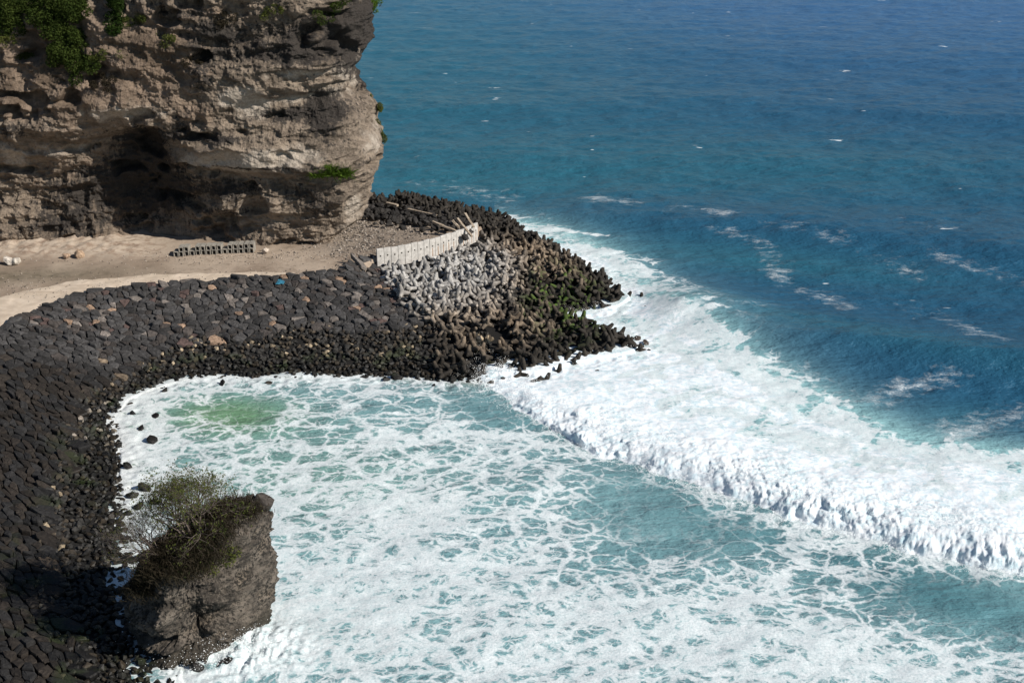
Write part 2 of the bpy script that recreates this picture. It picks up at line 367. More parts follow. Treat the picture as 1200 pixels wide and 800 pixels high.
# ------------------------------------------------------------------ sea
front_px = [(520, 425), (560, 440), (578, 452), (610, 480), (660, 505), (700, 528), (760, 545), (830, 574), (880, 588), (935, 611), (1000, 624), (1060, 641), (1130, 655), (1200, 672), (1330, 712), (1500, 770)]
FR = [at2(a, b, 0) for a, b in front_px]
back_px = [(585, 252), (640, 263), (700, 285), (745, 312), (780, 340), (800, 362), (850, 392), (890, 420), (950, 452), (1010, 482), (1070, 508), (1140, 520), (1200, 530), (1330, 560), (1500, 600)]
BK = [at2(a, b, 0) for a, b in back_px]
def sea():
    NR, NC = 1150, 1050
    ys = [62.]
    while ys[-1] < 12000:
        y = ys[-1]; d = .17 if y < 150 else .17*(y/150)**2.1
        ys.append(y+min(d, y*.05))
    ys = np.array([-300, -100, 0, 30, 50]+ys); NR = len(ys)
    u = np.linspace(-1, 1, NC)
    w = np.concatenate([-np.geomspace(60, 1.02, 18), np.linspace(-1, 1, NC), np.geomspace(1.02, 60, 18)])
    half = np.maximum(ys, 60)*.50
    X = w[None, :]*half[:, None]; Y = np.repeat(ys[:, None], len(w), 1)
    sh = X.shape
    xf = X.ravel(); yf = Y.ravel(); m = (np.abs(xf) < 260) & (yf < 700) & (yf > 40)
    d = np.full(xf.shape, 50.0); par = np.zeros(xf.shape); sg = np.ones(xf.shape)
    wig = .9*fbm2(xf[m]*.35, yf[m]*.35, 4, 40)+.35*fbm2(xf[m]*1.3, yf[m]*1.3, 2, 45)
    d_, p_, s_ = dist_poly(xf[m], yf[m], FR)
    d[m] = d_*s_+wig; par[m] = p_; d[~m] = 200        # >0 seaward of the breaking front
    sea_side = d
    # white zone
    db, pb_, sb = dist_poly(xf[m], yf[m], BK); db = db*sb                   # >0 beyond the back edge
    B = np.full(xf.shape, 50.0); B[m] = db
    px, py, dep = proj(xf, yf, 0.0)
    t_, dt, du, ter = np.full(xf.shape, -1.), np.full(xf.shape, 99.), None, None
    mm = (xf < 60) & (xf > -80) & (yf > 55) & (yf < 240)
    tt, ddt, _, _ = slope_t(xf[mm], yf[mm]); t_[mm] = tt; dt[mm] = ddt
    # ---- heights
    z = np.zeros(xf.shape)
    fall = 1/(1+(yf/900)**2)
    z += .55*fbm2(xf*.05+yf*.015, yf*.10, 4, 60)*fall
    mid_ = yf < 1500; z[mid_] += .34*fbm2(xf[mid_]*.16, yf[mid_]*.24, 3, 66)*np.clip(1.4-yf[mid_]/1500, 0, 1)*np.where(yf[mid_] > 150, 1, .4)
    near = yf < 900
    z[near] += .10*fbm2(xf[near]*.45, yf[near]*.6, 3, 70)*np.clip(1.3-yf[near]/700, 0, 1)
    def swell(pts, h, wf, wb, ext=None):
        P = [at2(a, b, 0) for a, b in pts]
        q, pr, s = dist_poly(xf[m], yf[m], P)
        q = q*s
        q = q+1.5*fbm2(xf[m]*.05, yf[m]*.05, 2, int(h*77))
        prof = np.where(q < 0, np.exp(-(q/wf)**2), np.exp(-(q/wb)**2))
        L = len(P)-1; e = sstep(0, 1.2, pr)
        z[m] += h*prof*e
    swell([(730, 330), (800, 362), (860, 385), (940, 400), (1040, 413), (1140, 425), (1260, 440), (1500, 470)], 2.3, 5.5, 10)
    swell([(600, 238), (700, 252), (800, 262), (900, 266), (1000, 274), (1100, 287), (1250, 305), (1500, 330)], 1.35, 7, 16)
    swell([(380, 128), (600, 122), (800, 120), (1000, 128), (1200, 140), (1500, 160)], .9, 12, 25)
    swell([(380, 178), (560, 186), (700, 184), (900, 186), (1100, 196), (1500, 215)], .5, 9, 18)
    swell([(600, 60), (800, 62), (1000, 66), (1500, 80)], .8, 22, 45)
    # breaking bore
    hw = np.interp(xf, [-6, 0, 6, 22, 45, 90], [0.1, .6, .9, 1.3, 1.6, 1.9])
    q1 = np.clip((d+.3)/3.9, 0, 1); rise = 1-(1-q1)**1.9
    bore = hw*rise*(.38+.62*np.exp(-np.maximum(d-2.8, 0)/8.0))*np.where(d > 6, .35+.65*sstep(30, 6, d), 1)*m*(d < 60)*(d > -.3)
    bore[B > 0] *= np.exp(-B[B > 0]/6)
    z += bore
    mb = m & (d > -.3) & (d < 30); X3, Y3, Z3 = xf[mb], yf[mb], z[mb]
    def bil(f, sd_): return np.abs(noise3(X3*f, Y3*f, Z3*f*1.1, sd_))
    lump = bil(.38, 80)*.9+bil(.8, 81)*.55+bil(1.7, 82)*.42+bil(3.5, 83)*.38+bil(6.0, 84)*.2
    am = sstep(-.3, .8, d[mb])*(sstep(11, 3, d[mb])*.8+.22*sstep(30, 14, d[mb]))*np.clip(hw[mb]/2, .3, .52)
    am = am*np.clip(.75+.9*fbm2(X3*.12, Y3*.12, 3, 150), .3, 1.3)
    z[mb] += (lump-.35)*am*.58
    push = lump*am*sstep(6.5, 2.0, d[mb])*1.1
    xf = xf.copy(); yf = yf.copy(); xf[mb] -= push*.5; yf[mb] -= push*.85
    # trough ahead of the bore
    z -= .35*np.exp(-((d+2.5)/2.5)**2)*(m)*(hw/2.5)
    # splash around the sea stack
    sx, sy = at2(272, 765, 0)
    rr = np.hypot((xf-sx)/4.5, (yf-sy)/3.5); ms = rr < 2.5
    z[ms] += (.8*np.exp(-rr[ms]**2)*(.2+np.abs(noise2(xf[ms]*.8, yf[ms]*.8, 90))*.8+.5*np.abs(noise2(xf[ms]*2.1, yf[ms]*2.1, 97)))+.35*np.exp(-rr[ms]**2)*noise2(xf[ms]*2.2, yf[ms]*2.2, 91))
    z[mm] = np.where(t_[mm] < 0, z[mm]*(1-.6*sstep(9, 0, dt[mm]))+.12*sstep(5, 1, dt[mm])*noise2(xf[mm]*1.5, yf[mm]*1.5, 93), z[mm])
    # ---- foam density 0..1
    F = np.zeros(xf.shape); SK = np.zeros(xf.shape)
    off_ = (xf < -3) & (yf > 186); 
    bay = (d < -.35) & (m)
    fb = .385+.0*xf
    G = lambda cx, cy, rx, ry, a=0: np.exp(-(((px-cx)*math.cos(a)+(py-cy)*math.sin(a))/rx)**2-((-(px-cx)*math.sin(a)+(py-cy)*math.cos(a))/ry)**2)
    fb += -.13*G(610, 490, 150, 38, .35)-.13*G(850, 610, 130, 30, .25)-.24*G(1090, 685, 170, 34, .25)-.16*G(420, 475, 170, 30)-.3*G(270, 480, 75, 22)-.20*G(740, 600, 90, 45, .2)
    fb += .22*G(300, 660, 200, 90)+.16*G(560, 730, 260, 70)+.25*G(150, 540, 60, 90)+.13*G(900, 770, 200, 40)-.08*G(760, 665, 100, 30)-.2*G(1180, 720, 100, 50)
    fb += .22*fbm2(xf*.06, yf*.10, 4, 100)+.18*G(260, 770, 90, 30)
    fb += .30*np.exp(-np.maximum(dt, 0)/1.5)
    F[bay] = fb[bay]
    wz = (d >= -.35) & m
    edge = B-.8+2.6*sstep(12, 40, xf)+(2.0+1.6*sstep(8, 35, xf))*fbm2(xf*.28, yf*.28, 5, 110, .6)
    fw = np.where(edge < 0, .66+.50*sstep(0, -9, edge), .64*np.exp(-np.maximum(edge, 0)/2.2))
    fw = fw-.30*np.exp(-((d-15+4*fbm2(xf*.1, yf*.1, 2, 77))/2.2)**2)*sstep(3, 6, par)*sstep(.0, .35, fbm2(xf*.12, yf*.2, 3, 112))
    fw = fw-.55*sstep(.0, .42, fbm2(par*3.1, d*.35+par, 4, 140))*sstep(8, 13, d)
    fw = np.where(d < 9+2.5*fbm2(xf*.2, yf*.2, 3, 141), np.maximum(fw, np.where(d < .3, .95, 1.15)), fw)
    fw = np.where((B > 14), 0, fw)
    F[wz] = fw[wz]
    F[off_] = 0
    # drifting streaks offshore
    def streak(pts, w, a):
        P = [at2(q[0], q[1], 0) for q in pts]
        q, pr, s_ = dist_poly(xf[m], yf[m], P)
        q = q+1.2*fbm2(xf[m]*.2, yf[m]*.2, 3, 120)
        SK[m] = np.maximum(SK[m], a*1.12*np.exp(-(q/(w*1.7))**2)*(.88+.55*fbm2(xf[m]*.16, yf[m]*.16, 3, 121)))
    for pts, w, a in [([(505, 214), (545, 222), (605, 232)], 3.5, .5), ([(700, 238), (745, 246), (790, 250), (850, 260)], 2.6, .52),
        ([(850, 275), (885, 286), (905, 305), (925, 333), (955, 347), (995, 362)], 1.9, .46), ([(905, 270), (950, 275), (985, 287)], 2.6, .46),
        ([(1020, 298), (1050, 312), (1078, 322)], 2.6, .46), ([(1095, 303), (1150, 318), (1215, 335)], 2.4, .48),
        ([(1075, 358), (1125, 380), (1150, 400), (1172, 412)], 2.4, .46), ([(1015, 472), (1050, 458), (1115, 446)], 2.0, .52),
        ([(1125, 512), (1165, 494), (1230, 488), (1400, 500)], 2.6, .62), ([(930, 478), (985, 462), (1020, 470)], 1.4, .5), ([(1060, 265), (1110, 272)], 3, .36), ([(860, 372), (900, 368)], 2, .36), ([(600, 345), (640, 300)], .5, .0)]:
        streak(pts, w, a)
    # ---- body colour of the water, with sky reflection painted into the far blue
    deep = np.array([.017, .080, .145]); far = np.array([.040, .120, .255]); teal = np.array([.024, .122, .168]); aer = np.array([.22, .385, .39]); green = np.array([.14, .27, .15]); brown = np.array([.30, .27, .22])
    C = np.tile(deep, (len(xf), 1))
    def mixc(c, f):
        f = np.clip(f, 0, 1)[:, None]; np.copyto(C, C*(1-f)+c*f)
    mixc(far, sstep(230, 560, yf+xf*.35))
    mixc(teal, .8*sstep(90, -60, xf-(yf-250)*.05)*sstep(190, 240, yf)*sstep(800, 330, yf))
    mixc(teal, .55*G(800, 200, 500, 40)+.7*G(880, 305, 230, 20, .1)+.45*G(1000, 400, 260, 14, .2)+.4*G(1120, 490, 60, 20)+.5*G(520, 215, 150, 20))
    mixc(aer*1.35, .85*np.exp(-np.maximum(B+1, 0)/3.2)*(d > 0)*m*(1-off_))
    mixc(aer, np.where(bay, .72, 0)); mixc(aer*1.25, .5*bay*sstep(.4, .8, F))
    mixc(np.array([.045, .15, .18]), bay*(.75*G(1090, 690, 190, 40, .25)+.45*G(640, 500, 140, 30, .4)+.4*G(870, 615, 160, 28, .25)+.3*G(760, 660, 90, 30)))
    mixc(green, bay*np.clip(1.0*G(265, 487, 80, 24)+.35*G(330, 560, 190, 60), 0, .95))
    mixc(brown, bay*np.clip(np.exp(-np.maximum(dt, 0)/1.2)*.7+.35*G(150, 540, 40, 60), 0, .8))
    n = np.arange(NR*sh[1]).reshape(sh)
    V = np.stack([xf, yf, z], -1)
    me = mesh_np('sea', V, gridfaces(*sh), sea_mat(), True, attrs={'foam': np.clip(F, 0, 1.3), 'streak': np.clip(SK, 0, 1)*(F < .5), 'calm': sstep(150, 30, np.abs(yf-90)+0*xf)}, cols={'wcol': C})
    return tag(link('sea', me), 'blue ocean with swell lines and white surf rolling into a foamy bay', 'sea', kind='structure')
def sea_mat():
    k = NT('sea_water'); p = k.pos(); dens = k.attr('foam'); wc = k.attr('wcol', 'Color')
    s = k.n('ShaderNodeSeparateXYZ', {0: p}); xy = k.n('ShaderNodeCombineXYZ', {0: s.outputs[0], 1: s.outputs[1], 2: 0.0}).outputs[0]
    wn = k.n('ShaderNodeTexNoise', {'Vector': xy, 'Scale': .35, 'Detail': 3.0, 'Roughness': .6}).outputs['Color']
    off = k.n('ShaderNodeVectorMath', {0: wn, 1: (.5, .5, .5)}, operation='SUBTRACT').outputs[0]
    off = k.n('ShaderNodeVectorMath', {0: off, 'Scale': 3.2}, operation='SCALE').outputs[0]
    wxy = k.n('ShaderNodeVectorMath', {0: xy, 1: off}, operation='ADD').outputs[0]
    sv = k.vscale(wxy, (.75, 1.05, 1))
    def vor(scale): return k.n('ShaderNodeTexVoronoi', {'Vector': sv, 'Scale': scale, 'Randomness': 1.0}, feature='DISTANCE_TO_EDGE').outputs['Distance']
    e0 = vor(.2); e1 = vor(.42); e2 = vor(1.05); e3 = vor(2.6)
    big = k.noise(xy, .13, 3, .5)
    fine = k.noise(k.vscale(wxy, (1, 1.5, 1)), 1.1, 6, .68); fine2 = k.noise(xy, 4.5, 4, .65)
    # level: raised where foam is dense
    lvl = k.math('ADD', dens, k.math('MULTIPLY', k.math('SUBTRACT', big, .5), .8))
    lvl = k.math('ADD', lvl, k.math('MULTIPLY', k.math('SUBTRACT', fine, .5), .9))
    # thin strands on the cell borders
    w1 = k.ramp(lvl, .12, 1.0, .0, .22, False); f1 = k.ramp(k.math('SUBTRACT', e1, w1), .05, -.04)
    w2 = k.ramp(lvl, .26, 1.0, -.04, .25, False); f2 = k.ramp(k.math('SUBTRACT', e2, w2), .08, -.05)
    w3 = k.ramp(lvl, .38, 1.0, -.06, .27, False); f3 = k.ramp(k.math('SUBTRACT', e3, w3), .09, -.06)
    f0 = k.ramp(k.math('SUBTRACT', e0, k.ramp(lvl, .05, 1.0, .0, .14, False)), .035, -.03)
    f = k.math('MAXIMUM', k.math('MAXIMUM', k.math('MULTIPLY', f0, .9), k.math('MULTIPLY', f1, .85)), k.math('MULTIPLY', f2, .8)); f = k.math('MAXIMUM', f, k.math('MULTIPLY', f3, .7))
    f = k.math('MULTIPLY', f, k.ramp(fine2, .25, .6, .55, 1.0))
    f = k.math('MULTIPLY', f, k.ramp(dens, .02, .28))
    solid = k.ramp(k.math('ADD', lvl, k.math('MULTIPLY', k.math('SUBTRACT', fine2, .5), .5)), .80, 1.10)
    f = k.math('MAXIMUM', f, solid, clamp=True)
    # rare small whitecaps on the open sea
    cap = k.math('MULTIPLY', k.ramp(k.noise(k.vscale(xy, (.35, .9, 1)), .28, 3, .62), .705, .73), k.ramp(dens, .05, .0))
    f = k.math('MAXIMUM', f, k.math('MULTIPLY', cap, .9), clamp=True)
    sk = k.attr('streak'); fs = k.noise(k.vscale(wxy, (.8, 1.3, 1)), .55, 5, .72)
    wis = k.math('MULTIPLY', k.ramp(k.math('ADD', k.math('MULTIPLY', sk, .62), fs), .74, 1.12), k.ramp(fine2, .32, .62, .15, .8))
    f = k.math('MAXIMUM', f, k.math('MULTIPLY', wis, k.ramp(sk, .02, .15)), clamp=True)
    # rippled water
    r0 = k.noise(k.vscale(xy, (.45, 1.0, 1)), .16, 3, .6); r1 = k.noise(k.vscale(xy, (.5, 1.0, 1)), .55, 5, .62); r2 = k.noise(k.vscale(xy, (.6, 1.1, 1)), 2.2, 4, .6)
    h = k.math('ADD', k.math('ADD', k.math('MULTIPLY', r1, 1.0), k.math('MULTIPLY', r2, .25)), k.math('MULTIPLY', r0, 1.6))
    bw = k.bump(h, 1.0, .7)
    water = k.n('ShaderNodeBsdfPrincipled', {'Base Color': wc, 'Roughness': .30, 'IOR': 1.33, 'Specular IOR Level': .26, 'Specular Tint': (.55, .78, 1, 1), 'Normal': bw}).outputs[0]
    fh = k.math('ADD', k.math('MULTIPLY', k.noise(xy, 1.2, 5, .65), .6), k.math('MULTIPLY', fine2, .35))
    bf = k.bump(fh, .45, .25)
    fc = k.mix(k.ramp(dens, .85, 1.05), k.mix(k.ramp(fine, .3, .7), (.64, .70, .71), (.80, .83, .83)), k.mix(k.ramp(fine, .35, .62), (.60, .72, .77), (.84, .86, .87)))
    fc = k.mix(k.ramp(s.outputs[0], -25, -50, 0, .25), fc, (.62, .56, .5))
    foam = k.n('ShaderNodeBsdfPrincipled', {'Base Color': fc, 'Roughness': .9, 'Specular IOR Level': .1, 'Normal': bf}).outputs[0]
    mx = k.n('ShaderNodeMixShader', {0: f, 1: water, 2: foam}).outputs[0]
    k.t.links.new(mx, k.out.inputs[0]); return k.m
sea()
def spray():
    rs = np.random.RandomState(5); P_ = []
    f = resample(FR, 900); n = 90000
    i = rs.randint(40, 899, n); b = f[i]
    off = rs.normal(size=n)*1.0; hw = np.interp(b[:, 0], [-6, 0, 6, 22, 45, 90], [.2, .8, 1.2, 1.7, 2.1, 2.5])
    # foot of the bore, ragged flecks, and a thinner veil above the crest
    foot = rs.rand(n) < .4
    x = b[:, 0]+rs.normal(size=n)*1.2+np.where(foot, -.1, 1.2); y = b[:, 1]+np.where(foot, -.2+off*.9, 2.6+off*1.6)
    cl = fbm2(x*.8, y*.8, 3, 77)
    z = np.where(foot, .05+np.abs(rs.normal(size=n))*.25, hw*.7+.2+np.abs(rs.normal(size=n))*.35)
    k_ = cl > -.05; P_.append(np.column_stack([x, y, z])[k_])
    sh = resample(TOE[24:42], 700); i = rs.randint(0, 700, 5000)
    P_.append(np.column_stack([sh[i]+rs.normal(size=(5000, 2))*.9, .1+np.abs(rs.normal(size=5000))*.35]))
    c = at2(270, 766, 0); P_.append(np.column_stack([c+rs.normal(size=(4000, 2))*[2.6, 1.7], .3+np.abs(rs.normal(size=4000))*.55]))
    P_ = np.concatenate(P_); n = len(P_); s_ = (.007+.022*rs.rand(n)**2.5)[:, None, None]
    T4 = np.array([[1, 1, 1], [-1, -1, 1], [-1, 1, -1], [1, -1, -1]], float)
    V = (P_[:, None, :]+T4[None]*s_*rs.uniform(.6, 1.3, (n, 4, 1))).reshape(-1, 3)
    F = (np.arange(n)[:, None, None]*4+np.array([[0, 1, 2], [0, 3, 1], [0, 2, 3], [1, 3, 2]])[None]).reshape(-1, 3)
    k = NT('spray_white'); m_ = k.finish((.86, .88, .88), .9, None, .1)
    tag(link('sea_spray', mesh_np('sea_spray', V, F, m_, False)), 'flecks of white spray thrown up along the breaking wave and rocks', 'spray', kind='stuff')
spray()

# ------------------------------------------------------------------ cliff
def cliff():
    cx = [-24.2]
    base = [(-190, 190), (-115, 179), (-75, 174), (-60, 173), (-45, 173), (-33, 172.5)]
    arc = [(-28+5.5*math.sin(a), 178-5.5*math.cos(a)) for a in np.linspace(0.1, math.pi/2, 9)]
    side = [(-23.4, 190), (-27, 205), (-38, 230), (-80, 300)]
    P = base+arc+side
    P = np.array(P, float)
    s = np.concatenate([[0], np.cumsum(np.linalg.norm(np.diff(P, axis=0), axis=1))])
    # dense sampling where the photograph looks
    q = []; tpos = 0
    while tpos < s[-1]:
        q.append(tpos); xx = np.interp(tpos, s, P[:, 0]); yy = np.interp(tpos, s, P[:, 1])
        tpos += .085 if (xx > -78 and yy < 200) else .8
    q = np.array(q); bx = np.interp(q, s, P[:, 0]); by = np.interp(q, s, P[:, 1])
    ker = np.ones(31)/31
    def smooth(v): return np.convolve(np.pad(v, 15, mode='edge'), ker, 'valid')
    tx = np.gradient(smooth(bx)); ty = np.gradient(smooth(by)); tl = np.hypot(tx, ty); nx = smooth(ty/tl); ny = smooth(-tx/tl); nl = np.hypot(nx, ny); nx /= nl; ny /= nl
    zs = np.concatenate([np.arange(3.5, 42, .095), np.arange(42, 60, .4)])
    nzw = len(zs); ncap = 12
    kx = [-190, -115, -75, -60, -53, -47, -42, -34, -26]
    kz = [5, 8, 12, 15, 17, 20, 22, 26, 30, 36, 45, 60]
    Tb = np.array([[0, 0, 0, -2, -5, -4.5, -1, 0, -.8], [0, 0, -1, -3, -5.5, -4.5, -2, 0, .2], [1, 1, 0, -3, -6, -4.5, -1, .8, 1], [2, 2, 1, -2, -5, -3, -.6, .2, .6],
        [3, 3, 2, -1, -3.5, 0, 2.1, 2.2, 2], [3, 3, 2, 1, -3, 2, 2.6, 2.2, 1.6], [4, 4, 3, 3, 1, 3, 2.4, 1.4, 1.2], [4, 4, 3, 3, 3, 4, 2.8, 1.6, .4], [3, 3, 2, 2, 3, 4, 4.2, 3.6, 2.6],
        [1, 1, 0, 1, 2, 3, 4, 4.4, 4], [-2, -2, -3, -2, 0, 1, 3, 4, 4], [-8, -8, -8, -8, -6, -4, -2, 2, 4]], float)
    col_ = np.stack([np.interp(zs, kz, Tb[:, j]) for j in range(len(kx))], 1)        # nz, kx
    D = np.stack([np.interp(bx, kx, col_[i]) for i in range(nzw)], 0)                # nz, nq
    zk = [3, 5, 6.5, 8, 12, 17.7, 22.5, 26.2, 28, 32.5, 37.2, 60]; xk = [-25.5, -24.8, -22.0, -20.5, -19.8, -19.2, -20.3, -21.7, -21.5, -19.3, -18.9, -19.5]
    Ds = np.interp(zs, zk, xk)+22.4-.35
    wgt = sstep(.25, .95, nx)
    D = D*(1-wgt[None, :])+Ds[:, None]*wgt[None, :]
    BX = np.repeat(bx[None], nzw, 0); BY = np.repeat(by[None], nzw, 0); ZZ = np.repeat(zs[:, None], len(q), 1)
    # strata: ledges and notches run level but break up
    warp = 1.2*fbm3(BX*.05, BY*.05, ZZ*.05, 3, 200)
    warp = warp*2.2
    strat = fbm2(ZZ*.30+warp, q[None, :]*.04+0*ZZ, 3, 210)*1.3+np.abs(fbm2(ZZ*.8+warp*2, q[None, :]*.12+0*ZZ, 3, 214))*-.8*sstep(-.2, .4, fbm3(BX*.08, BY*.08, ZZ*.1, 2, 218))
    big = fbm3(BX*.11, BY*.11, ZZ*.15, 3, 220)*2.2
    rid = fbm3(BX*.26, BY*.26, ZZ*.34, 6, 230, .54, True)*1.3
    rough = fbm3(BX*1.0, BY*1.0, ZZ*1.3, 4, 240, .6)*.6
    vert = fbm2(q[None, :]*.35+warp, ZZ*.06, 4, 250)*.7*sstep(16, 10, ZZ)
    pits = -2.4*sstep(.22, .5, fbm3(BX*.22, BY*.22, ZZ*.38, 3, 260))
    # colour fields: weathering in the stone; dark also paints shade of hollow and ledges
    def pale_at(cx_, cz_, rx, rz): return np.exp(-((BX-cx_)/rx)**2-((ZZ-cz_)/rz)**2)
    def pix(px_, py_, Yd=171.0):
        a = (px_-600)/FPX; b = -(py_-400)/FPX; dy = math.cos(PITCH)+b*math.sin(PITCH); dz = -math.sin(PITCH)+b*math.cos(PITCH); t = Yd/dy
        return a*t, CAMH+dz*t
    pale = np.zeros_like(BX); dark = np.zeros_like(BX); brn = np.zeros_like(BX)
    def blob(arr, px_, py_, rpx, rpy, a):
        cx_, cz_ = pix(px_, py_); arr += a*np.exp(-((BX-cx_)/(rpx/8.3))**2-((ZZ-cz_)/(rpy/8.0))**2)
    for b_ in [(285, 112, 28, 14, 1), (300, 130, 16, 12, .9), (405, 85, 22, 14, 1.0), (345, 85, 50, 8, .6), (270, 190, 70, 13, 1.0), (340, 180, 60, 12, .7), (405, 165, 8, 30, .4), (360, 118, 50, 6, .5), (400, 250, 9, 30, .6), (150, 130, 60, 9, .7), (130, 150, 30, 16, .4), (60, 180, 70, 14, .5), (280, 240, 40, 14, .35), (330, 265, 70, 20, .5), (10, 190, 14, 16, .8), (385, 110, 26, 10, .5)]: blob(pale, *b_)
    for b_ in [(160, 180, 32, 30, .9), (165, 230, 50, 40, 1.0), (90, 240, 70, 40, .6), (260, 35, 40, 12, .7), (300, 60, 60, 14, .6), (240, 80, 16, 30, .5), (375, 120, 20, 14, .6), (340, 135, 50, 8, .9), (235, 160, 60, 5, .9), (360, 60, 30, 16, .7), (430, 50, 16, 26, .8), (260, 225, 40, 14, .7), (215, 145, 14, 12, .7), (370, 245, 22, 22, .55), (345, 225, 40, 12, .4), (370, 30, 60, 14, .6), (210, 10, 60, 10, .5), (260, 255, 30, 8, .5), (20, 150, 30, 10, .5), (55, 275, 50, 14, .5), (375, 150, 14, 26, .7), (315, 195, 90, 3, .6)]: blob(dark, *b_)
    for b_ in [(100, 70, 130, 60, .9), (110, 210, 110, 50, .45), (230, 130, 30, 16, .6), (60, 110, 80, 25, .6), (200, 60, 40, 30, .5), (270, 10, 60, 14, .5), (100, 285, 80, 8, .5), (250, 280, 60, 8, .7)]: blob(brn, *b_)
    smf = 1-.6*np.clip(pale*1.2, 0, 1)
    amp = sstep(3.5, 7, ZZ)*.7+.3
    amp = amp*(1-.15*wgt[None, :])
    D = D+amp*(strat*1.15+big*.8+(rid+rough+pits)*smf+vert)
    VX = BX+nx[None]*D; VY = BY+ny[None]*D; VZ = ZZ+.25*fbm3(BX*.6, BY*.6, ZZ*.6, 3, 270)*amp
    # cap
    c = np.linspace(0, 1, ncap+1)[1:][:, None]
    CX = VX[-1][None]-nx[None]*c*40-0*c; CY = VY[-1][None]-ny[None]*c*40+c*30; CZ = VZ[-1][None]+3*c+1.0*fbm2(CX*.2, CY*.2, 3, 5)
    dark += .12*wgt[None, :]+.5*wgt[None, :]*sstep(27, 29, VZ)  # right face painted darker against the sun on it, dark weathering above
    V = np.concatenate([np.stack([VX, VY, VZ], -1), np.stack([CX, CY, CZ], -1)], 0)
    def ext(a): return np.concatenate([a, np.repeat(a[-1:], ncap, 0)], 0)
    cav = ext(np.clip(-(rid*.6+pits*.5+rough*.8+strat*.4)*amp, -1, 1))
    k = NT('cliff_limestone'); p = k.pos()
    n1 = k.noise(p, .35, 7, .65); n2 = k.noise(k.vscale(p, (.6, .6, 1.5)), .55, 6, .68); n3 = k.noise(p, 2.6, 5, .7); n4 = k.noise(k.vscale(p, (2.2, 2.2, .35)), .8, 5, .65)
    gry = k.mix(k.ramp(n2, .35, .65), (.125, .099, .076), (.315, .25, .19))
    brw = k.mix(k.ramp(n1, .35, .65), (.115, .084, .06), (.26, .195, .145))
    c = k.mix(k.ramp(k.math('ADD', k.attr('brn'), k.math('MULTIPLY', k.math('SUBTRACT', n1, .5), 1.6)), .25, .75), gry, brw)
    pf = k.ramp(k.math('ADD', k.attr('pale'), k.math('MULTIPLY', k.math('SUBTRACT', n1, .5), 1.8)), .30, .80)
    c = k.mix(pf, c, k.mix(k.ramp(n3, .35, .65), (.34, .29, .235), (.49, .42, .345)))
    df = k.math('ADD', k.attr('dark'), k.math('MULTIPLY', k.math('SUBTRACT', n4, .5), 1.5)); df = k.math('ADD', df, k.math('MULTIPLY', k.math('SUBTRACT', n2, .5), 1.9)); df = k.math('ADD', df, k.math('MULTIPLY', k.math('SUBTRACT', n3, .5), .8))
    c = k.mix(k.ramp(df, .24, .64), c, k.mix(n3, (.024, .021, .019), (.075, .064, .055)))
    h = k.math('ADD', k.math('MULTIPLY', n3, .5), k.math('MULTIPLY', n2, 1.0)); h = k.math('ADD', h, k.math('MULTIPLY', n4, .5))
    mt = k.finish(c, .95, k.bump(h, .9, .9), .15)
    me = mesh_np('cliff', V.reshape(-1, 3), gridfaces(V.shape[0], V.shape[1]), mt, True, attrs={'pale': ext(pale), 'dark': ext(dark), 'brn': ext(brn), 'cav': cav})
    o = tag(link('cliff', me), 'tall weathered limestone cliff with overhangs and a dark hollow at its foot', 'cliff', kind='structure')
    return (bx, by, nx, ny, q, zs, V)
CL = cliff()
def cliff_pt(px_, py_):
    """nearest front point of the cliff surface seen at a pixel"""
    V = CL[6]; st = V[::3, ::3].reshape(-1, 3)
    a, b, dep = proj(st[:, 0], st[:, 1], st[:, 2])
    w = np.hypot(a-px_, b-py_)+dep*.15
    return st[np.argmin(w)]

# ------------------------------------------------------------------ stones : fitted blocks on the slope
def voronoi_cells(pts, ang_fn, asp_fn):
    """clip each cell against its neighbours in a locally stretched metric; returns polygons"""
    pts = np.array(pts); cell = 3.2
    grid = {}
    for i, (x, y) in enumerate(pts): grid.setdefault((int(x//cell), int(y//cell)), []).append(i)
    out = []
    for i, (x, y) in enumerate(pts):
        a = ang_fn(x, y); s = asp_fn(x, y); ca, sa = math.cos(a), math.sin(a)
        gx, gy = int(x//cell), int(y//cell)
        nb = [j for u in (-1, 0, 1) for v in (-1, 0, 1) for j in grid.get((gx+u, gy+v), []) if j != i]
        loc = []
        for j in nb:
            dx, dy = pts[j][0]-x, pts[j][1]-y; loc.append(((dx*ca+dy*sa)/s, -dx*sa+dy*ca))
        loc.sort(key=lambda q: q[0]**2+q[1]**2)
        poly = [(-1.1, -1.1), (1.1, -1.1), (1.1, 1.1), (-1.1, 1.1)]
        for (dx, dy) in loc[:14]:
            hx, hy = dx/2, dy/2; c = hx*dx+hy*dy; new = []
            for q in range(len(poly)):
                p1, p2 = poly[q], poly[(q+1) % len(poly)]
                s1 = p1[0]*dx+p1[1]*dy-c; s2 = p2[0]*dx+p2[1]*dy-c
                if s1 <= 0: new.append(p1)
                if s1*s2 < 0:
                    t = s1/(s1-s2); new.append((p1[0]+t*(p2[0]-p1[0]), p1[1]+t*(p2[1]-p1[1])))
            poly = new
            if len(poly) < 3: break
        if len(poly) < 3: out.append(None); continue
        # drop tiny edges
        pp = [poly[0]]
        for q in poly[1:]:
            if math.hypot(q[0]-pp[-1][0], q[1]-pp[-1][1]) > .12: pp.append(q)
        if len(pp) < 3: out.append(None); continue
        out.append([(x+q[0]*s*ca-q[1]*sa, y+q[0]*s*sa+q[1]*ca) for q in pp])
    return out
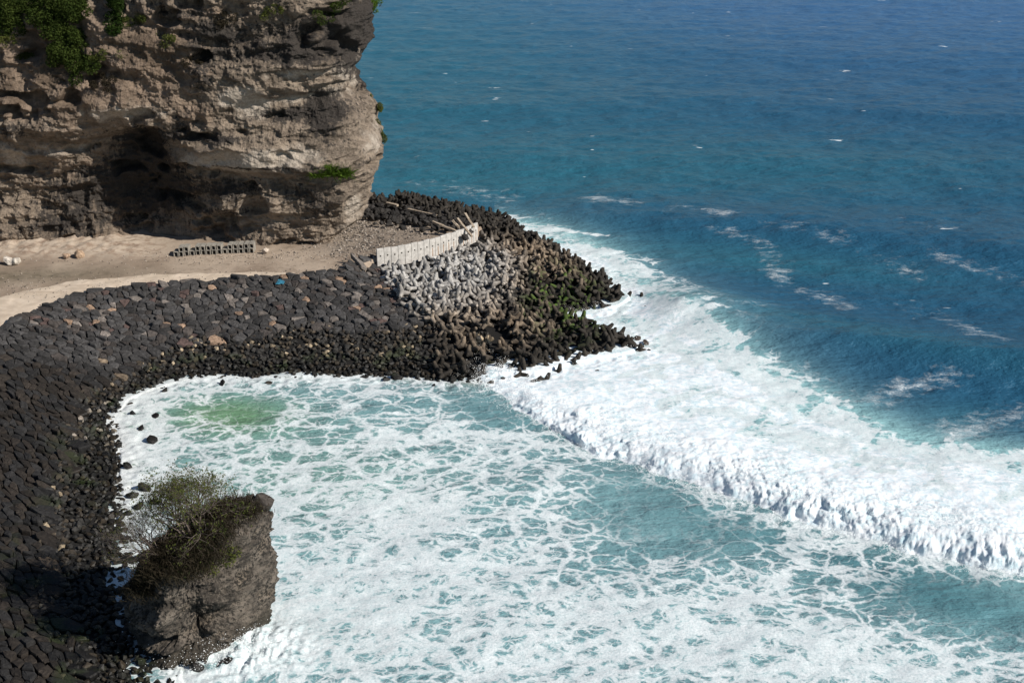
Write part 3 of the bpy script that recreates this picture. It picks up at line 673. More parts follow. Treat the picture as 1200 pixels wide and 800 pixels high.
def rubble_limit(x, y):
    px_, _, _d = proj(x, y, 2)
    return np.where(px_ < 1e9, (.42+.08*noise2(np.array(x*.15), np.array(y*.15), 400))*sstep(130, 230, px_)+(.17+.06*noise2(np.array(x*.2), np.array(y*.2), 401)+.06*sstep(560, 460, _))*(1-sstep(130, 230, px_)), 0)
# candidate centres
cands = []
S1 = .88
for iy in range(int(60/S1), int(190/S1)):
    for ix in range(int(-75/S1), int(12/S1)):
        cands.append(((ix+.5*(iy % 2)+random.uniform(-.44, .44))*S1, (iy+random.uniform(-.44, .44))*S1))
cands = np.array(cands)
t_, dt_, du_, ter_ = slope_t(cands[:, 0], cands[:, 1])
lx, ly, _ = proj(cands[:, 0], cands[:, 1], 3.0)
# the tetrapod heap takes over to the right of a line
heapL = [at2(441, 310, 4), at2(462, 345, 3.5), at2(482, 372, 2.5), at2(500, 392, 1.5), at2(500, 445, 0), at2(500, 600, 0)]
hx_ = np.interp(-cands[:, 1], [-p_[1] for p_ in heapL], [p_[0] for p_ in heapL])
rl = rubble_limit(cands[:, 0], cands[:, 1])
keep = (RS.rand(len(cands)) > .08+.14*(noise2(cands[:, 0]*.6, cands[:, 1]*.6, 410) > .2)) & (t_ > rl) & ((t_ < 1) | (du_ < .5)) & (cands[:, 0] < hx_+.5) & (cands[:, 1] < 168)
P = cands[keep]; tP = t_[keep]
ang = lambda x, y: (-.75 if y < 128 else 0.0)+.25*math.sin(x*3.1+y*1.7)
asp = lambda x, y: (2.0 if y < 128 else 1.15)
polys = voronoi_cells(P, ang, asp)
def stone_col(x, y, wetband=0):
    px_, py_, _ = proj(x, y, 3)
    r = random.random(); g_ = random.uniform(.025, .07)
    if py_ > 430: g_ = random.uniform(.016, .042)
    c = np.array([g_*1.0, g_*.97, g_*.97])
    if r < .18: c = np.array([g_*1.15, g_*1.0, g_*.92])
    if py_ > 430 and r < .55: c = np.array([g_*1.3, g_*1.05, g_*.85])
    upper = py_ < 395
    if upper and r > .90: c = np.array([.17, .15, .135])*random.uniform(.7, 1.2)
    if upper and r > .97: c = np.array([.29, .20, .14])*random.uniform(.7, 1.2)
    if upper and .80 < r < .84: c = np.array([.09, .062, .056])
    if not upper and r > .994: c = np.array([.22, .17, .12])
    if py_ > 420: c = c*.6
    if math.hypot((px_-95)/34, (py_-692)/16) < 1 or math.hypot((px_-72)/20, (py_-640)/10) < 1: 
        if r > .35: c = np.array([.20, .15, .105])*random.uniform(.6, 1.1)
    return c
def block(poly, x, y, h):
    """one fitted stone: sunk base, rounded shoulder, uneven crown"""
    P_ = np.array(poly); c = P_.mean(0); n = len(P_)
    # soften corners: chamfer each vertex
    Q = []
    for i in range(n):
        a = P_[i]; b = P_[(i+1) % n]; Q += [a+(b-a)*.13, a+(b-a)*.87]
    Q = np.array(Q); m = len(Q)
    zc = landq(c[0], c[1]); g_ = np.array([landq(c[0]+.8, c[1])-zc, landq(c[0], c[1]+.8)-zc])/.8
    tilt = np.array([random.uniform(-.2, .2), random.uniform(-.2, .2)])
    lift = random.uniform(-.1, .26); g_ = np.clip(g_, -.8, .8)
    rings = []
    for sc_, hh in ((.94, -.25), (.94, h*.55), (.87, h*.95), (.5, h*1.06)):
        R_ = c+(Q-c)*sc_
        zz = zc+((R_-c)@(g_+tilt*(hh > 0)))+hh+lift+(np.array([random.uniform(-.04, .04) for _ in range(m)]) if hh > 0 else 0)
        rings.append(np.column_stack([R_, zz]))
    V = np.vstack(rings+[[c[0], c[1], zc+h*1.08+lift]])
    F = []
    for r in range(3):
        F += [[r*m+i, r*m+(i+1) % m, (r+1)*m+(i+1) % m, (r+1)*m+i] for i in range(m)]
    F += [[3*m+i, 3*m+(i+1) % m, 4*m] for i in range(m)]
    return V, F, c, zc
stones = []
for poly, (x, y), t in zip(polys, P, tP):
    if poly is None: continue
    V, F, c, zc = block(poly, x, y, random.uniform(.22, .42))
    a = .5*abs(sum(poly[i][0]*poly[(i+1) % len(poly)][1]-poly[(i+1) % len(poly)][0]*poly[i][1] for i in range(len(poly))))
    px_, py_, dep = proj(c[0], c[1], zc)
    vis = -5 < px_ < 1205 and 0 < py_ < 803 and not (150 < px_ < 318 and py_ > 600)
    stones.append((a/dep**2*(CAMH/dep) if vis else -1, V, F, c, zc, px_, py_))
stones.sort(key=lambda q: -q[0])
rest = MB()
for i, (sz, V, F, c, zc, px_, py_) in enumerate(stones):
    cc = stone_col(c[0], c[1])
    if i < 300 and sz > 0:
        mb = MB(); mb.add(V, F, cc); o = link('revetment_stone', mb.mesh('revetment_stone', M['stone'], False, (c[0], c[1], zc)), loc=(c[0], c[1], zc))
        tanish = cc[0] > .11
        if tanish: tag(o, 'tan brown stone block among the dark stones of the lower left revetment', 'stone block', 'tan stone blocks fitted into the near revetment')
        else: tag(o, 'dark basalt stone block fitted into the near part of the sloping revetment', 'stone block', 'dark stone blocks fitted into the near revetment')
    else: rest.add(V, F, cc)
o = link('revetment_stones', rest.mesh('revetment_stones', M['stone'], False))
tag(o, 'far stretch of dark fitted stone blocks curving below the sandy track', 'stone revetment', kind='stuff')
print('stones', len(stones))

# ------------------------------------------------------------------ rubble
def hull(npts, sx, sy, sz, seed):
    r = random.Random(seed); bm = bmesh.new()
    for _ in range(npts):
        v = Vector((r.gauss(0, 1), r.gauss(0, 1), r.gauss(0, 1))).normalized()*r.uniform(.85, 1.1)
        bm.verts.new((v.x*sx, v.y*sy, v.z*sz))
    bmesh.ops.convex_hull(bm, input=bm.verts)
    for v in [v for v in bm.verts if not v.link_faces]: bm.verts.remove(v)
    bm.verts.ensure_lookup_table(); bm.verts.index_update()
    V = np.array([v.co[:] for v in bm.verts]); F = [[v.index for v in f.verts] for f in bm.faces]; bm.free()
    return V, F
HULLS = [hull(random.randint(14, 22), .55, random.uniform(.38, .5), random.uniform(.3, .42), 50+i) for i in range(14)]
def rotm(): return np.array(Euler((random.uniform(-.7, .7), random.uniform(-.7, .7), random.uniform(0, 6.28))).to_matrix())
rub = []
S2 = .52
c2 = []
for iy in range(int(58/S2), int(190/S2)):
    for ix in range(int(-60/S2), int(16/S2)):
        c2.append(((ix+random.uniform(-.5, .5))*S2, (iy+random.uniform(-.5, .5))*S2))
c2 = np.array(c2); t2, d2, u2, te2 = slope_t(c2[:, 0], c2[:, 1])
hx2 = np.interp(-c2[:, 1], [-p_[1] for p_ in heapL], [p_[0] for p_ in heapL])
kp = (t2 > -.06) & (t2 < rubble_limit(c2[:, 0], c2[:, 1])+.03) & (c2[:, 0] < hx2+8) & (c2[:, 1] < 160) & ((c2[:, 0] < hx2+1) | (t2 < .6))
strag = (t2 <= -.06) & (t2 > -.45) & (RS.rand(len(c2)) < .035*np.exp(t2*4)) & (c2[:, 0] < 0) & (c2[:, 1] < 150)
for (x, y), st_ in list(zip(c2[kp], [0]*kp.sum()))+list(zip(c2[strag], [1]*strag.sum())):
    if st_ == 0 and random.random() < .08: continue
    px_, py_, dep = proj(x, y, .5)
    s_ = random.uniform(.55, 1.0)*(1.25 if random.random() < .12 else 1)*(.85 if not st_ else 1.0)
    zz = landq(x, y)+random.uniform(0, .3) if not st_ else random.uniform(-.12, .08)
    g_ = random.uniform(.012, .045); c = np.array([g_*1.05, g_, g_*.93])
    r = random.random(); tanp = .16 if (100 < px_ < 260 and py_ < 470) else .05
    if zz > .9 and r < tanp: c = np.array([.36, .29, .20])*random.uniform(.5, 1.2)
    elif r < .3: c = np.array([.055, .044, .032])*random.uniform(.7, 1.3)
    if 470 < py_ < 520 and r < .1: c = np.array([.4, .35, .3])
    V, F = random.choice(HULLS); V = (V*s_)@rotm().T
    vis = 0 < px_ < 1200 and py_ < 800 and not (150 < px_ < 318 and py_ > 640)
    rub.append(((s_/dep)**2 if vis else -1, V, F, (x, y, zz), c, st_, py_))
rub.sort(key=lambda q: (-q[5]*10, -q[0]))
rest = MB(); cnt = 0
rtemp = {}
for i, (sz, V, F, loc, c, st_, py_) in enumerate(rub):
    if i < 300 and (sz > 0):
        mb = MB(); mb.add(V, F, c); o = link('rubble_rock', mb.mesh('rubble_rock', M['stone']), loc=loc)
        if st_: tag(o, 'loose black rock awash in the foam just off the revetment toe', 'rock', 'loose rocks awash at the shoreline')
        else: tag(o, 'small broken dark rock in the rubble band along the near waterline', 'rock', 'rubble rocks along the near waterline')
    else: rest.add(np.asarray(V)+np.array(loc), F, c)
o = link('rubble_bed', rest.mesh('rubble_bed', M['stone']))
tag(o, 'band of small broken dark rubble between the fitted stones and the bay', 'rubble', kind='stuff')
print('rubble', len(rub))

# cobbles over the terrace by the cliff corner
rest = MB()
for _ in range(5200):
    px_ = random.uniform(335, 545); py_ = random.uniform(236, 322)
    x, y = at2(px_, py_, ZT)
    w = float(np.clip(1.15-abs(px_-430)/95-abs(py_-268)/60, 0.03, 1))
    if random.random() > w: continue
    if not bool(inside(np.array(x), np.array(y), TERR)): continue
    s_ = random.uniform(.12, .42); V, F = random.choice(HULLS); g_ = random.choice([.07, .1, .16, .26, .34])
    rest.add((V*s_)@rotm().T+np.array([x, y, landq(x, y)+.05]), F, (g_*1.08, g_*.93, g_*.78))
for _ in range(1500):       # pebbles along the road and the bank
    px_ = random.uniform(0, 430); py_ = random.choice([random.gauss(300, 4), random.gauss(335-px_*.02, 9)])
    x, y = at2(px_, py_, ZT); s_ = random.uniform(.06, .2); V, F = random.choice(HULLS); g_ = random.choice([.07, .15, .3, .42])
    if not bool(inside(np.array(x), np.array(y), TERR)): continue
    rest.add((V*s_)@rotm().T+np.array([x, y, landq(x, y)+.07]), F, (g_*1.08, g_*.93, g_*.78))
k = NT('cobble'); n1 = k.noise(k.pos(), 4, 4); cm = k.finish(k.mix(1.0, k.attr('col', 'Color'), k.mix(n1, (.7, .7, .7), (1.3, 1.3, 1.3)), 'MULTIPLY'), .9)
tag(link('cobbles', rest.mesh('cobbles', cm)), 'loose cobbles strewn over the terrace beside the cliff corner', 'cobbles', kind='stuff')
# dark boulders behind, against the far row of units
rest = MB()
for _ in range(420):
    a_ = random.random(); px_ = 405+a_*150; py_ = 240+a_*22+random.gauss(2, 6)
    x, y = at2(px_, py_, 5.3)
    s_ = random.uniform(.5, 1.5); V, F = random.choice(HULLS)
    rest.add((V*s_)@rotm().T+np.array([x, y, 5.2+random.uniform(-.1, .5)]), F, np.array([1.1, 1, .92])*random.uniform(.012, .04))
tag(link('boulder_bank', rest.mesh('boulder_bank', M['stone'])), 'low bank of black boulders behind the gravel terrace', 'boulders', kind='stuff')

# ------------------------------------------------------------------ tetrapods
def tetra_mesh(seed):
    r = random.Random(seed); mb = MB()
    dirs = [Vector((0, 0, 1)), Vector((math.sqrt(8)/3, 0, -1/3)), Vector((-math.sqrt(2)/3, math.sqrt(6)/3, -1/3)), Vector((-math.sqrt(2)/3, -math.sqrt(6)/3, -1/3))]
    bm = bmesh.new()
    n = 12; L = 1.22
    for d in dirs:
        q = d.to_track_quat('Z', 'Y'); rings = []
        for h, rad in ((-.10, .37), (.28, .40), (1.06, .265), (1.20, .24), (1.27, .17)):
            ring = [bm.verts.new(q@Vector((math.cos(a)*rad, math.sin(a)*rad, h))) for a in [j*2*math.pi/n for j in range(n)]]
            rings.append(ring)
        for a, b in zip(rings, rings[1:]):
            for j in range(n): bm.faces.new((a[j], a[(j+1) % n], b[(j+1) % n], b[j]))
        bm.faces.new(rings[-1])
    for f in bm.faces: f.smooth = len(f.verts) == 4
    bmesh.ops.recalc_face_normals(bm, faces=bm.faces)
    # small chips and unevenness
    for v in bm.verts: v.co += Vector((r.gauss(0, .008), r.gauss(0, .008), r.gauss(0, .008)))
    me = bpy.data.meshes.new('tetrapod'); bm.to_mesh(me); me.materials.append(M['tetra'])
    V = np.array([v.co[:] for v in bm.verts]); F = [[v.index for v in f.verts] for f in bm.faces]; bm.free()
    return me, V, F
TM = [tetra_mesh(i) for i in range(4)]
cand = []
S3 = 1.34
for iy in range(int(118/S3), int(225/S3)):
    for ix in range(int(-30/S3), int(32/S3)):
        for lay in (0, 1):
            cand.append(((ix+.5*(iy % 2)+random.uniform(-.42, .42))*S3, (iy+random.uniform(-.42, .42))*S3, lay))
ca = np.array(cand); t3, d3, u3, te3 = slope_t(ca[:, 0], ca[:, 1])
hx3 = np.interp(-ca[:, 1], [-p_[1] for p_ in heapL], [p_[0] for p_ in heapL])
px3, py3, dp3 = proj(ca[:, 0], ca[:, 1], 3)
Wc = np.array(WALL)
dw, _, sw = dist_poly(ca[:, 0], ca[:, 1], Wc)
ok = (t3 > .02) & (~te3) & (ca[:, 0] > hx3+.3) & (dw > .9)
row = te3 & (u3 < 3.0) & (ca[:, 1] > 183) & (ca[:, 0] > -25) & (dw > 3) & (ca[:, 2] == 0)   # far row standing on the bank
lowz = (px3 < 600) & (py3 > 372)
ok &= ~(lowz & (RS.rand(len(ca)) < .62))
ok &= ~((ca[:, 2] == 1) & ((RS.rand(len(ca)) < .45) | (dw < 3.5)))
sel = np.where(ok | row)[0]
units = []
for i in sel:
    x, y, lay = ca[i]; zz = landq(x, y)+.3+lay*.75+random.uniform(-.1, .25)
    if py3[i] < 262 and ca[i][1] > 175: zz += .25
    px_, py_, dep = proj(x, y, zz)
    vis = 0 < px_ < 1200 and py_ < 800
    units.append((zz, x, y, zz, lay, px_, py_, dep))
# a few strays off the tip
for px_, py_ in [(752, 352), (745, 408), (640, 447), (628, 449), (655, 437), (700, 415), (750, 412), (728, 392), (610, 441), (735, 350), (672, 428)]:
    x, y = at2(px_, py_, 0); units.append((0, x, y, .15, 0, px_, py_, 140))
units.sort(key=lambda u: (u[4] == 0, u[7]))          # upper layer, nearest first, are the ones seen
def tkind(px_, py_, zz):
    if math.hypot((px_-510)/62, (py_-325)/42) < 1: return ('pale grey dry tetrapod in the heap directly below the concrete panel wall', 'pale grey tetrapods below the panel wall')
    if math.hypot((px_-660)/45, (py_-345)/32) < 1: return ('algae greened tetrapod on the seaward shoulder of the heap', 'green stained tetrapods on the seaward shoulder')
    if py_ > 385 or px_ > 690 or zz < 1.6: return ('blackened wet tetrapod low on the heap beside the white surf', 'dark wet tetrapods beside the surf')
    if py_ < 262: return ('dark upright tetrapod in the far row behind the gravel terrace', 'dark tetrapods of the far row')
    return ('tan brown stained tetrapod on the middle of the heap', 'tan brown tetrapods on the middle of the heap')
rest = MB()
print('tetrapods', len(units))
order = []
for u in units:
    e = Euler((random.uniform(-.5, .5), random.uniform(-.5, .5), random.uniform(0, 6.28))) if random.random() < .4 else Euler((random.uniform(0, 6.28), random.uniform(0, 6.28), random.uniform(0, 6.28)))
    order.append((u, e))
sm_all = []
for i, (u, e) in enumerate(order):
    _, x, y, zz, lay, px_, py_, dep = u
    me, V, F = TM[i % 4]; s_ = random.uniform(.76, .88)
    if i < 300:
        o = link('tetrapod', me, loc=(x, y, zz)); o.rotation_euler = e; o.scale = (s_,)*3
        l_, g_ = tkind(px_, py_, zz); tag(o, l_, 'tetrapod', g_)
    else: rest.add((V*s_)@np.array(e.to_matrix()).T+np.array([x, y, zz]), F)
o = link('tetrapod_heap', rest.mesh('tetrapod_heap', M['tetra'], True)); tag(o, 'further tetrapods filling the breakwater heap down to the surf', 'tetrapod heap', kind='stuff')

# ------------------------------------------------------------------ retaining wall of panels
w = empty('panel_wall', (*WALL[0], 2.6)); tag(w, 'curved wall of upright pale concrete panels holding back the gravel terrace', 'retaining wall')
NP = 18; Q = resample(WALL, NP+1)
for i in range(NP):
    a, b = Q[i], Q[i+1]; d = b-a; L = np.linalg.norm(d); an = math.atan2(d[1], d[0]); mid = (a+b)/2
    topz = 6.4+random.uniform(-.06, .06); h = topz-2.4
    bm = bmesh.new()
    bmesh.ops.create_cube(bm, size=1); bmesh.ops.scale(bm, vec=(L-.035, .28, h), verts=bm.verts)
    bmesh.ops.bevel(bm, geom=bm.edges[:], offset=.03, segments=1, affect='EDGES')
    me = bpy.data.meshes.new('panel'); bm.to_mesh(me); bm.free(); me.materials.append(M['wall'])
    p_ = link('panel', me, w, (mid[0]-WALL[0][0], mid[1]-WALL[0][1], 2.4+h/2-2.6)); p_.rotation_euler = (0, random.uniform(-.008, .008), an)
    # drain hole with its stain, set just proud of the face
    mb = MB(); mb.box((0, -.147, topz-p_.location.z-2.6-1.05), (.2, .012, .2)); link('drain_hole', mb.mesh('drain_hole', M['hole']), p_)
    if i > 7:
        mb = MB(); mb.box((0, -.1455, topz-p_.location.z-2.6-2.0), (.16, .008, 1.4)); link('rust_stain', mb.mesh('rust_stain', M['rust']), p_)

# ------------------------------------------------------------------ concrete drain channel units stacked by the cliff
def drain_mesh():
    bm = bmesh.new(); w_, h_, t_, L = .62, .62, .09, 1.5
    pr = [(-w_/2, h_), (-w_/2, 0), (w_/2, 0), (w_/2, h_), (w_/2-t_, h_), (w_/2-t_, t_), (-w_/2+t_, t_), (-w_/2+t_, h_)]
    pr = [(x, h_-z) for x, z in pr]     # stored open side down
    f0 = [bm.verts.new((x, -L/2, z)) for x, z in pr]; f1 = [bm.verts.new((x, L/2, z)) for x, z in pr]
    n = len(pr)
    for i in range(n): bm.faces.new((f0[i], f0[(i+1) % n], f1[(i+1) % n], f1[i]))
    for a in (f0, f1):
        for q in ((0, 1, 6, 7), (1, 2, 5, 6), (2, 3, 4, 5)): bm.faces.new([a[j] for j in q])
    bmesh.ops.recalc_face_normals(bm, faces=bm.faces)
    me = bpy.data.meshes.new('drain_channel_unit'); bm.to_mesh(me); bm.free(); me.materials.append(M['drain']); return me
DM = drain_mesh()
A = at(206, 300, ZT); Bp = at(295, 295.5, ZT); nb = 15
for i in range(nb):
    f_ = i/(nb-1); p_ = A+(Bp-A)*f_
    for lvl in ((0, 1) if (1 <= i <= 2 or 4 <= i <= 8 or i >= 10) else (0,)):
        o = link('drain_channel_unit', DM, loc=(p_[0]+random.uniform(-.03, .03), p_[1]+.8+random.uniform(-.08, .08), ZT-.02+lvl*.63)); o.rotation_euler = (0, 0, random.uniform(-.04, .04))
        tag(o, 'grey concrete drain unit in the %s layer of the stack below the cliff' % ('upper' if lvl else 'lower'), 'drain unit', 'drain units in the %s layer of the stack' % ('upper' if lvl else 'lower'))

# ------------------------------------------------------------------ timber, litter, loose pale rocks
for (x0, y0, x1, y1, z0, z1, r_, lb) in [
    (507, 260, 528, 268, 6.2, 5.6, .28, 'long bleached driftwood plank lying left of the timber pile'),
    (515, 263, 545, 275, 6.6, 5.5, .25, 'thick driftwood beam sloping down to the gravel'),
    (536, 256, 553, 277, 7.3, 5.6, .22, 'bleached pole leaning steeply against the far end of the wall'),
    (530, 258, 541, 270, 7.4, 5.9, .24, 'short pale post propped upright in the timber pile'),
    (478, 245, 512, 253, 6.1, 5.9, .25, 'brown plank resting along the black boulder bank'),
    (545, 250, 555, 266, 7.6, 6.2, .22, 'grey pole standing closest to the wall end'),
    (453, 238, 466, 241, 6.4, 6.3, .30, 'short tan board on the boulders near the cliff')]:
    a = at(x0, y0, z0); b = at(x1, y1, z1); mb = MB(); mid = (a+b)/2
    d = b-a; L = np.linalg.norm(d); rz = math.atan2(d[1], d[0]); ry = -math.asin(d[2]/L)
    bm = bmesh.new(); bmesh.ops.create_cube(bm, size=1); bmesh.ops.scale(bm, vec=(L, r_*1.5, r_), verts=bm.verts)
    bmesh.ops.subdivide_edges(bm, edges=bm.edges[:], cuts=3)
    for v in bm.verts: v.co += Vector((random.gauss(0, .02), random.gauss(0, .02), random.gauss(0, .02)))
    me = bpy.data.meshes.new('driftwood_plank'); bm.to_mesh(me); bm.free(); me.materials.append(M['wood'])
    o = link('driftwood_plank', me, loc=mid); o.rotation_euler = (0, ry, rz); tag(o, lb, 'driftwood')
def sheet(name, px_, py_, z, sx, sy, mat, lb, cat, n=14, amp=.25, seed=0):
    c = at(px_, py_, z); g_ = np.linspace(-.5, .5, n); GX, GY = np.meshgrid(g_*sx, g_*sy)
    edge = 1-.35*(fbm2(GX*1.2+seed, GY*1.2, 3, 20+seed))
    GZ = amp*np.abs(fbm2(GX*1.6+seed*3, GY*1.6, 3, 30+seed))+.12
    V = np.stack([GX*edge, GY*edge, GZ], -1).reshape(-1, 3); V2 = V.copy(); V2[:, 2] -= .03
    F = gridfaces(n, n); m = len(V)
    FF = [list(f) for f in F]+[list(f[::-1]+m) for f in F]
    br = [i for i in range(n)]+[i*n+n-1 for i in range(1, n)]+[n*n-1-i for i in range(1, n)]+[i*n for i in range(n-2, 0, -1)]
    FF += [[br[(i+1) % len(br)], br[i], br[i]+m, br[(i+1) % len(br)]+m] for i in range(len(br))]
    o = link(name, mesh_np(name, np.vstack([V, V2]), FF, mat, True), loc=c); tag(o, lb, cat); return o
sheet('plastic_sheet', 329, 331, 4.9, 1.0, 1.8, M['blue'], 'crumpled blue plastic sheet caught on the revetment edge', 'plastic sheet', seed=2)
M['thatch'] = m_simple('dead_brush', (.09, .085, .075), (.2, .185, .165), 5)
def loose(px_, py_, z, s_, c, lb, name='boulder', cat='boulder', flat=1.0, g=None):
    V, F = hull(30, .55, .48, .4*flat, int(px_*7+py_)); V = (V*s_)@rotm().T
    mb = MB(); mb.add(V, F, c); p_ = at(px_, py_, z); o = link(name, mb.mesh(name, M['stone']), loc=p_); tag(o, lb, cat, g); return o
loose(10, 306, 5.4, 1.6, (.55, .5, .44), 'white boulder at the left end of the earth bank')
loose(19, 306, 5.4, 1.4, (.5, .46, .4), 'white boulder just right of the leftmost one on the bank')
loose(78, 300, 5.35, 1.1, (.38, .27, .19), 'smaller tan boulder on the earth bank below the cliff')
loose(93, 298, 5.5, 1.4, (.36, .26, .18), 'larger orange tan boulder on the earth bank below the cliff')
loose(311, 293.5, 5.4, 1.0, (.5, .43, .36), 'small pale rock right of the drain unit stack')
loose(495, 269, 5.3, 1.0, (.05, .045, .04), 'lone dark rock on the sandy patch of the terrace')
# rocks standing in the surf beyond the heap
for i, (px_, py_, s_, lb) in enumerate([(746, 349, 1.1, 'dark rock in the surf off the upper tip of the heap'), (754, 362, 1.6, 'black rock alone in the white water right of the notch'), (747, 397, 1.0, 'brown rock in surf above the lower tip'),
    (757, 402, 1.1, 'reddish rock furthest right off the lower tip'), (760, 411, .7, 'small rock in the foam off the lower tip'), (702, 436, 1.0, 'rock awash below the lower shoulder of the heap'), (260, 449, 1.0, 'dark rock standing in foam under the back revetment'),
    (452, 444, 1.1, 'black rock at the back waterline, left of a pair'), (465, 443, 1.5, 'larger black rock at the back waterline, right of a pair'), (193, 458, 1.1, 'dark rock at the inner corner of the bay'),
    (178, 515, 1.3, 'flat black rock in foam off the left shore'), (165, 501, .9, 'black rock in foam above the flat one'), (182, 487, 1.0, 'dark rock awash in the brownish foam'), (232, 782, 1.6, 'black rock in the splash below the stack'), (262, 780, 1.6, 'small dark rock surrounded by splash at the stack foot'),
    (155, 580, 1.3, 'dark boulder awash behind the leafless shrub'), (170, 571, 1.6, 'broad black boulder awash left of the shrub'), (150, 546, 1.1, 'rounded dark boulder at the left shore edge'), (162, 592, 1.2, 'wet boulder below the shrub branches'), (152, 655, 1.8, 'black boulder in foam beside the stack flank'), (165, 655, 1.3, 'small round rock in foam by the stack flank')]):
    loose(px_, py_, .1, s_, np.array([.03, .027, .025]) if i not in (2, 3) else (.09, .06, .045), lb, 'surf_rock', 'rock', .62)

# ------------------------------------------------------------------ sea stack
def stack():
    c = at(232, 757, 0)          # footprint centre
    nA, nZ = 420, 300
    th = np.linspace(0, 2*math.pi, nA, endpoint=False); v = np.linspace(0, 1, nZ)
    TH, Vv = np.meshgrid(th, v)
    # plan radius by bearing (0 = +x)
    kb = np.radians([0, 40, 80, 120, 160, 200, 235, 262, 285, 315, 345, 360]); kr = [5.9, 6.2, 5.0, 5.6, 6.0, 6.0, 5.6, 4.6, 4.2, 5.0, 6.1, 5.9]
    r0 = np.interp(TH, kb, kr)
    pg = np.array([(5.5, 4.4), (4.0, 1.6), (1.0, -2.0), (-2.1, -4.5), (-4.9, -1.9), (-6.6, 1.8), (-5.0, 5.2), (0.0, 6.8), (4.3, 6.6)])
    tt_ = th; rr_ = np.full(nA, 99.)
    for a_ in range(len(pg)):
        p1, p2 = pg[a_], pg[(a_+1) % len(pg)]; e_ = p2-p1; dx_, dy_ = np.cos(tt_), np.sin(tt_); den = dx_*e_[1]-dy_*e_[0]
        with np.errstate(all='ignore'):
            t_a = (p1[0]*e_[1]-p1[1]*e_[0])/den; u_a = (p1[0]*dy_-p1[1]*dx_)/den
        okk = (t_a > 0) & (u_a >= 0) & (u_a <= 1); rr_ = np.where(okk, np.minimum(rr_, t_a), rr_)
    rr_ = np.convolve(np.concatenate([rr_[-6:], rr_, rr_[:6]]), np.ones(13)/13, 'valid'); r0 = np.repeat(rr_[None], nZ, 0)
    H = 10.8
    prof = np.interp(Vv, [0, .06, .14, .26, .5, .8, .90, .96, 1.0], [.93, .86, .88, .97, 1.0, 1.0, .97, .90, .0])
    z = -1.2+Vv*(H+1.2); z = np.where(Vv > .90, -1.2+(.90+.10*np.sin((Vv-.9)/.1*math.pi/2)*.75)*(H+1.2), z)
    x = r0*prof*np.cos(TH); y = r0*prof*np.sin(TH)*.92
    lf = np.clip(Vv, 0, 1)**1.3; x = np.where(x < 0, x*(1-.52*lf), x*(1-.04*lf)); y = y*(1-.22*lf); x = x+.9*lf
    # top falls away towards the left
    dropf = 1-np.clip((2.2-x)/9.5, 0, 1)*.42*sstep(.35, 1, Vv)
    z = -1.2+(z+1.2)*dropf
    wx, wy, wz = x+c[0], y+c[1], z
    warp = fbm3(wx*.2, wy*.2, wz*.2, 2, 300)
    dd = 1.1*fbm3(wx*.28, wy*.28, wz*.3, 4, 301)+.7*fbm3(wx*.9, wy*.9, wz*1.0, 4, 305, .6, True)+.16*fbm3(wx*3, wy*3, wz*3.5, 3, 309)+.6*noise2(wz*.9+warp*3, TH*1.0, 311)
    cut = -2.3*np.exp(-((wz-2.3-.22*(x+2))/.55)**2)-1.3*np.exp(-((wz-.9-.2*(x+2))/.4)**2)
    dd = dd+cut*sstep(1, -1, np.sin(TH)+.2)*(Vv < .9)
    ca_ = np.cos(TH); sa_ = np.sin(TH)
    x = x+dd*ca_*(Vv < .93); y = y+dd*sa_*(Vv < .93); z = z+np.where(Vv >= .86, dd*.7, 0)
    V = np.stack([x, y, z], -1).reshape(-1, 3)
    i = np.arange(nZ-1)[:, None]*nA+np.arange(nA)[None, :]; j = np.arange(nZ-1)[:, None]*nA+((np.arange(nA)+1) % nA)[None, :]
    F = np.stack([i, j, j+nA, i+nA], -1).reshape(-1, 4)
    k = NT('stack_rock'); p = k.pos(); n1 = k.noise(p, .5, 6, .65); n2 = k.noise(k.vscale(p, (.8, .8, 1.4)), .8, 6, .65); n3 = k.noise(p, 4, 5, .7)
    c_ = k.mix(k.ramp(n2, .35, .65), (.055, .047, .039), (.19, .16, .13)); c_ = k.mix(k.ramp(n1, .52, .68), c_, (.23, .185, .14)); c_ = k.mix(k.ramp(k.math('ADD', n3, k.math('MULTIPLY', n1, .5)), .72, .86), c_, (.03, .027, .023))
    sz = k.n('ShaderNodeSeparateXYZ', {0: p}).outputs[2]
    c_ = k.mix(k.math('MULTIPLY', k.ramp(k.math('ADD', sz, n1), 2.3, 1.2), .7), c_, (.045, .04, .03))
    mt = k.finish(c_, .92, k.bump(k.math('ADD', n3, n2), .9, .4), .2)
    o = link('sea_stack', mesh_np('sea_stack', V, F, mt, True), loc=(c[0], c[1], 0)); tag(o, 'lone blocky rock stack with brush on top beside the left shore', 'sea stack')
    return c, V
SC, SV = stack()
def stack_pt(px_, py_):
    W = SV+np.array([SC[0], SC[1], 0]); a, b, dep = proj(W[:, 0], W[:, 1], W[:, 2]); w_ = np.hypot(a-px_, b-py_)+dep*2.0
    return W[np.argmin(w_)]
for px_, py_, s_ in [(292, 584, 1.5), (304, 590, 1.9)]:
    p_ = stack_pt(px_, py_+4); V, F = hull(30, .55, .5, .45, int(px_)); mb = MB(); mb.add((V*s_), F, (.06, .052, .045))
    o = link('boulder', mb.mesh('boulder', M['stone']), loc=p_+np.array([0, 0, .25])); tag(o, 'dark knob of rock on the top edge of the sea stack, %s of a pair' % ('left' if px_ < 300 else 'right'), 'boulder')

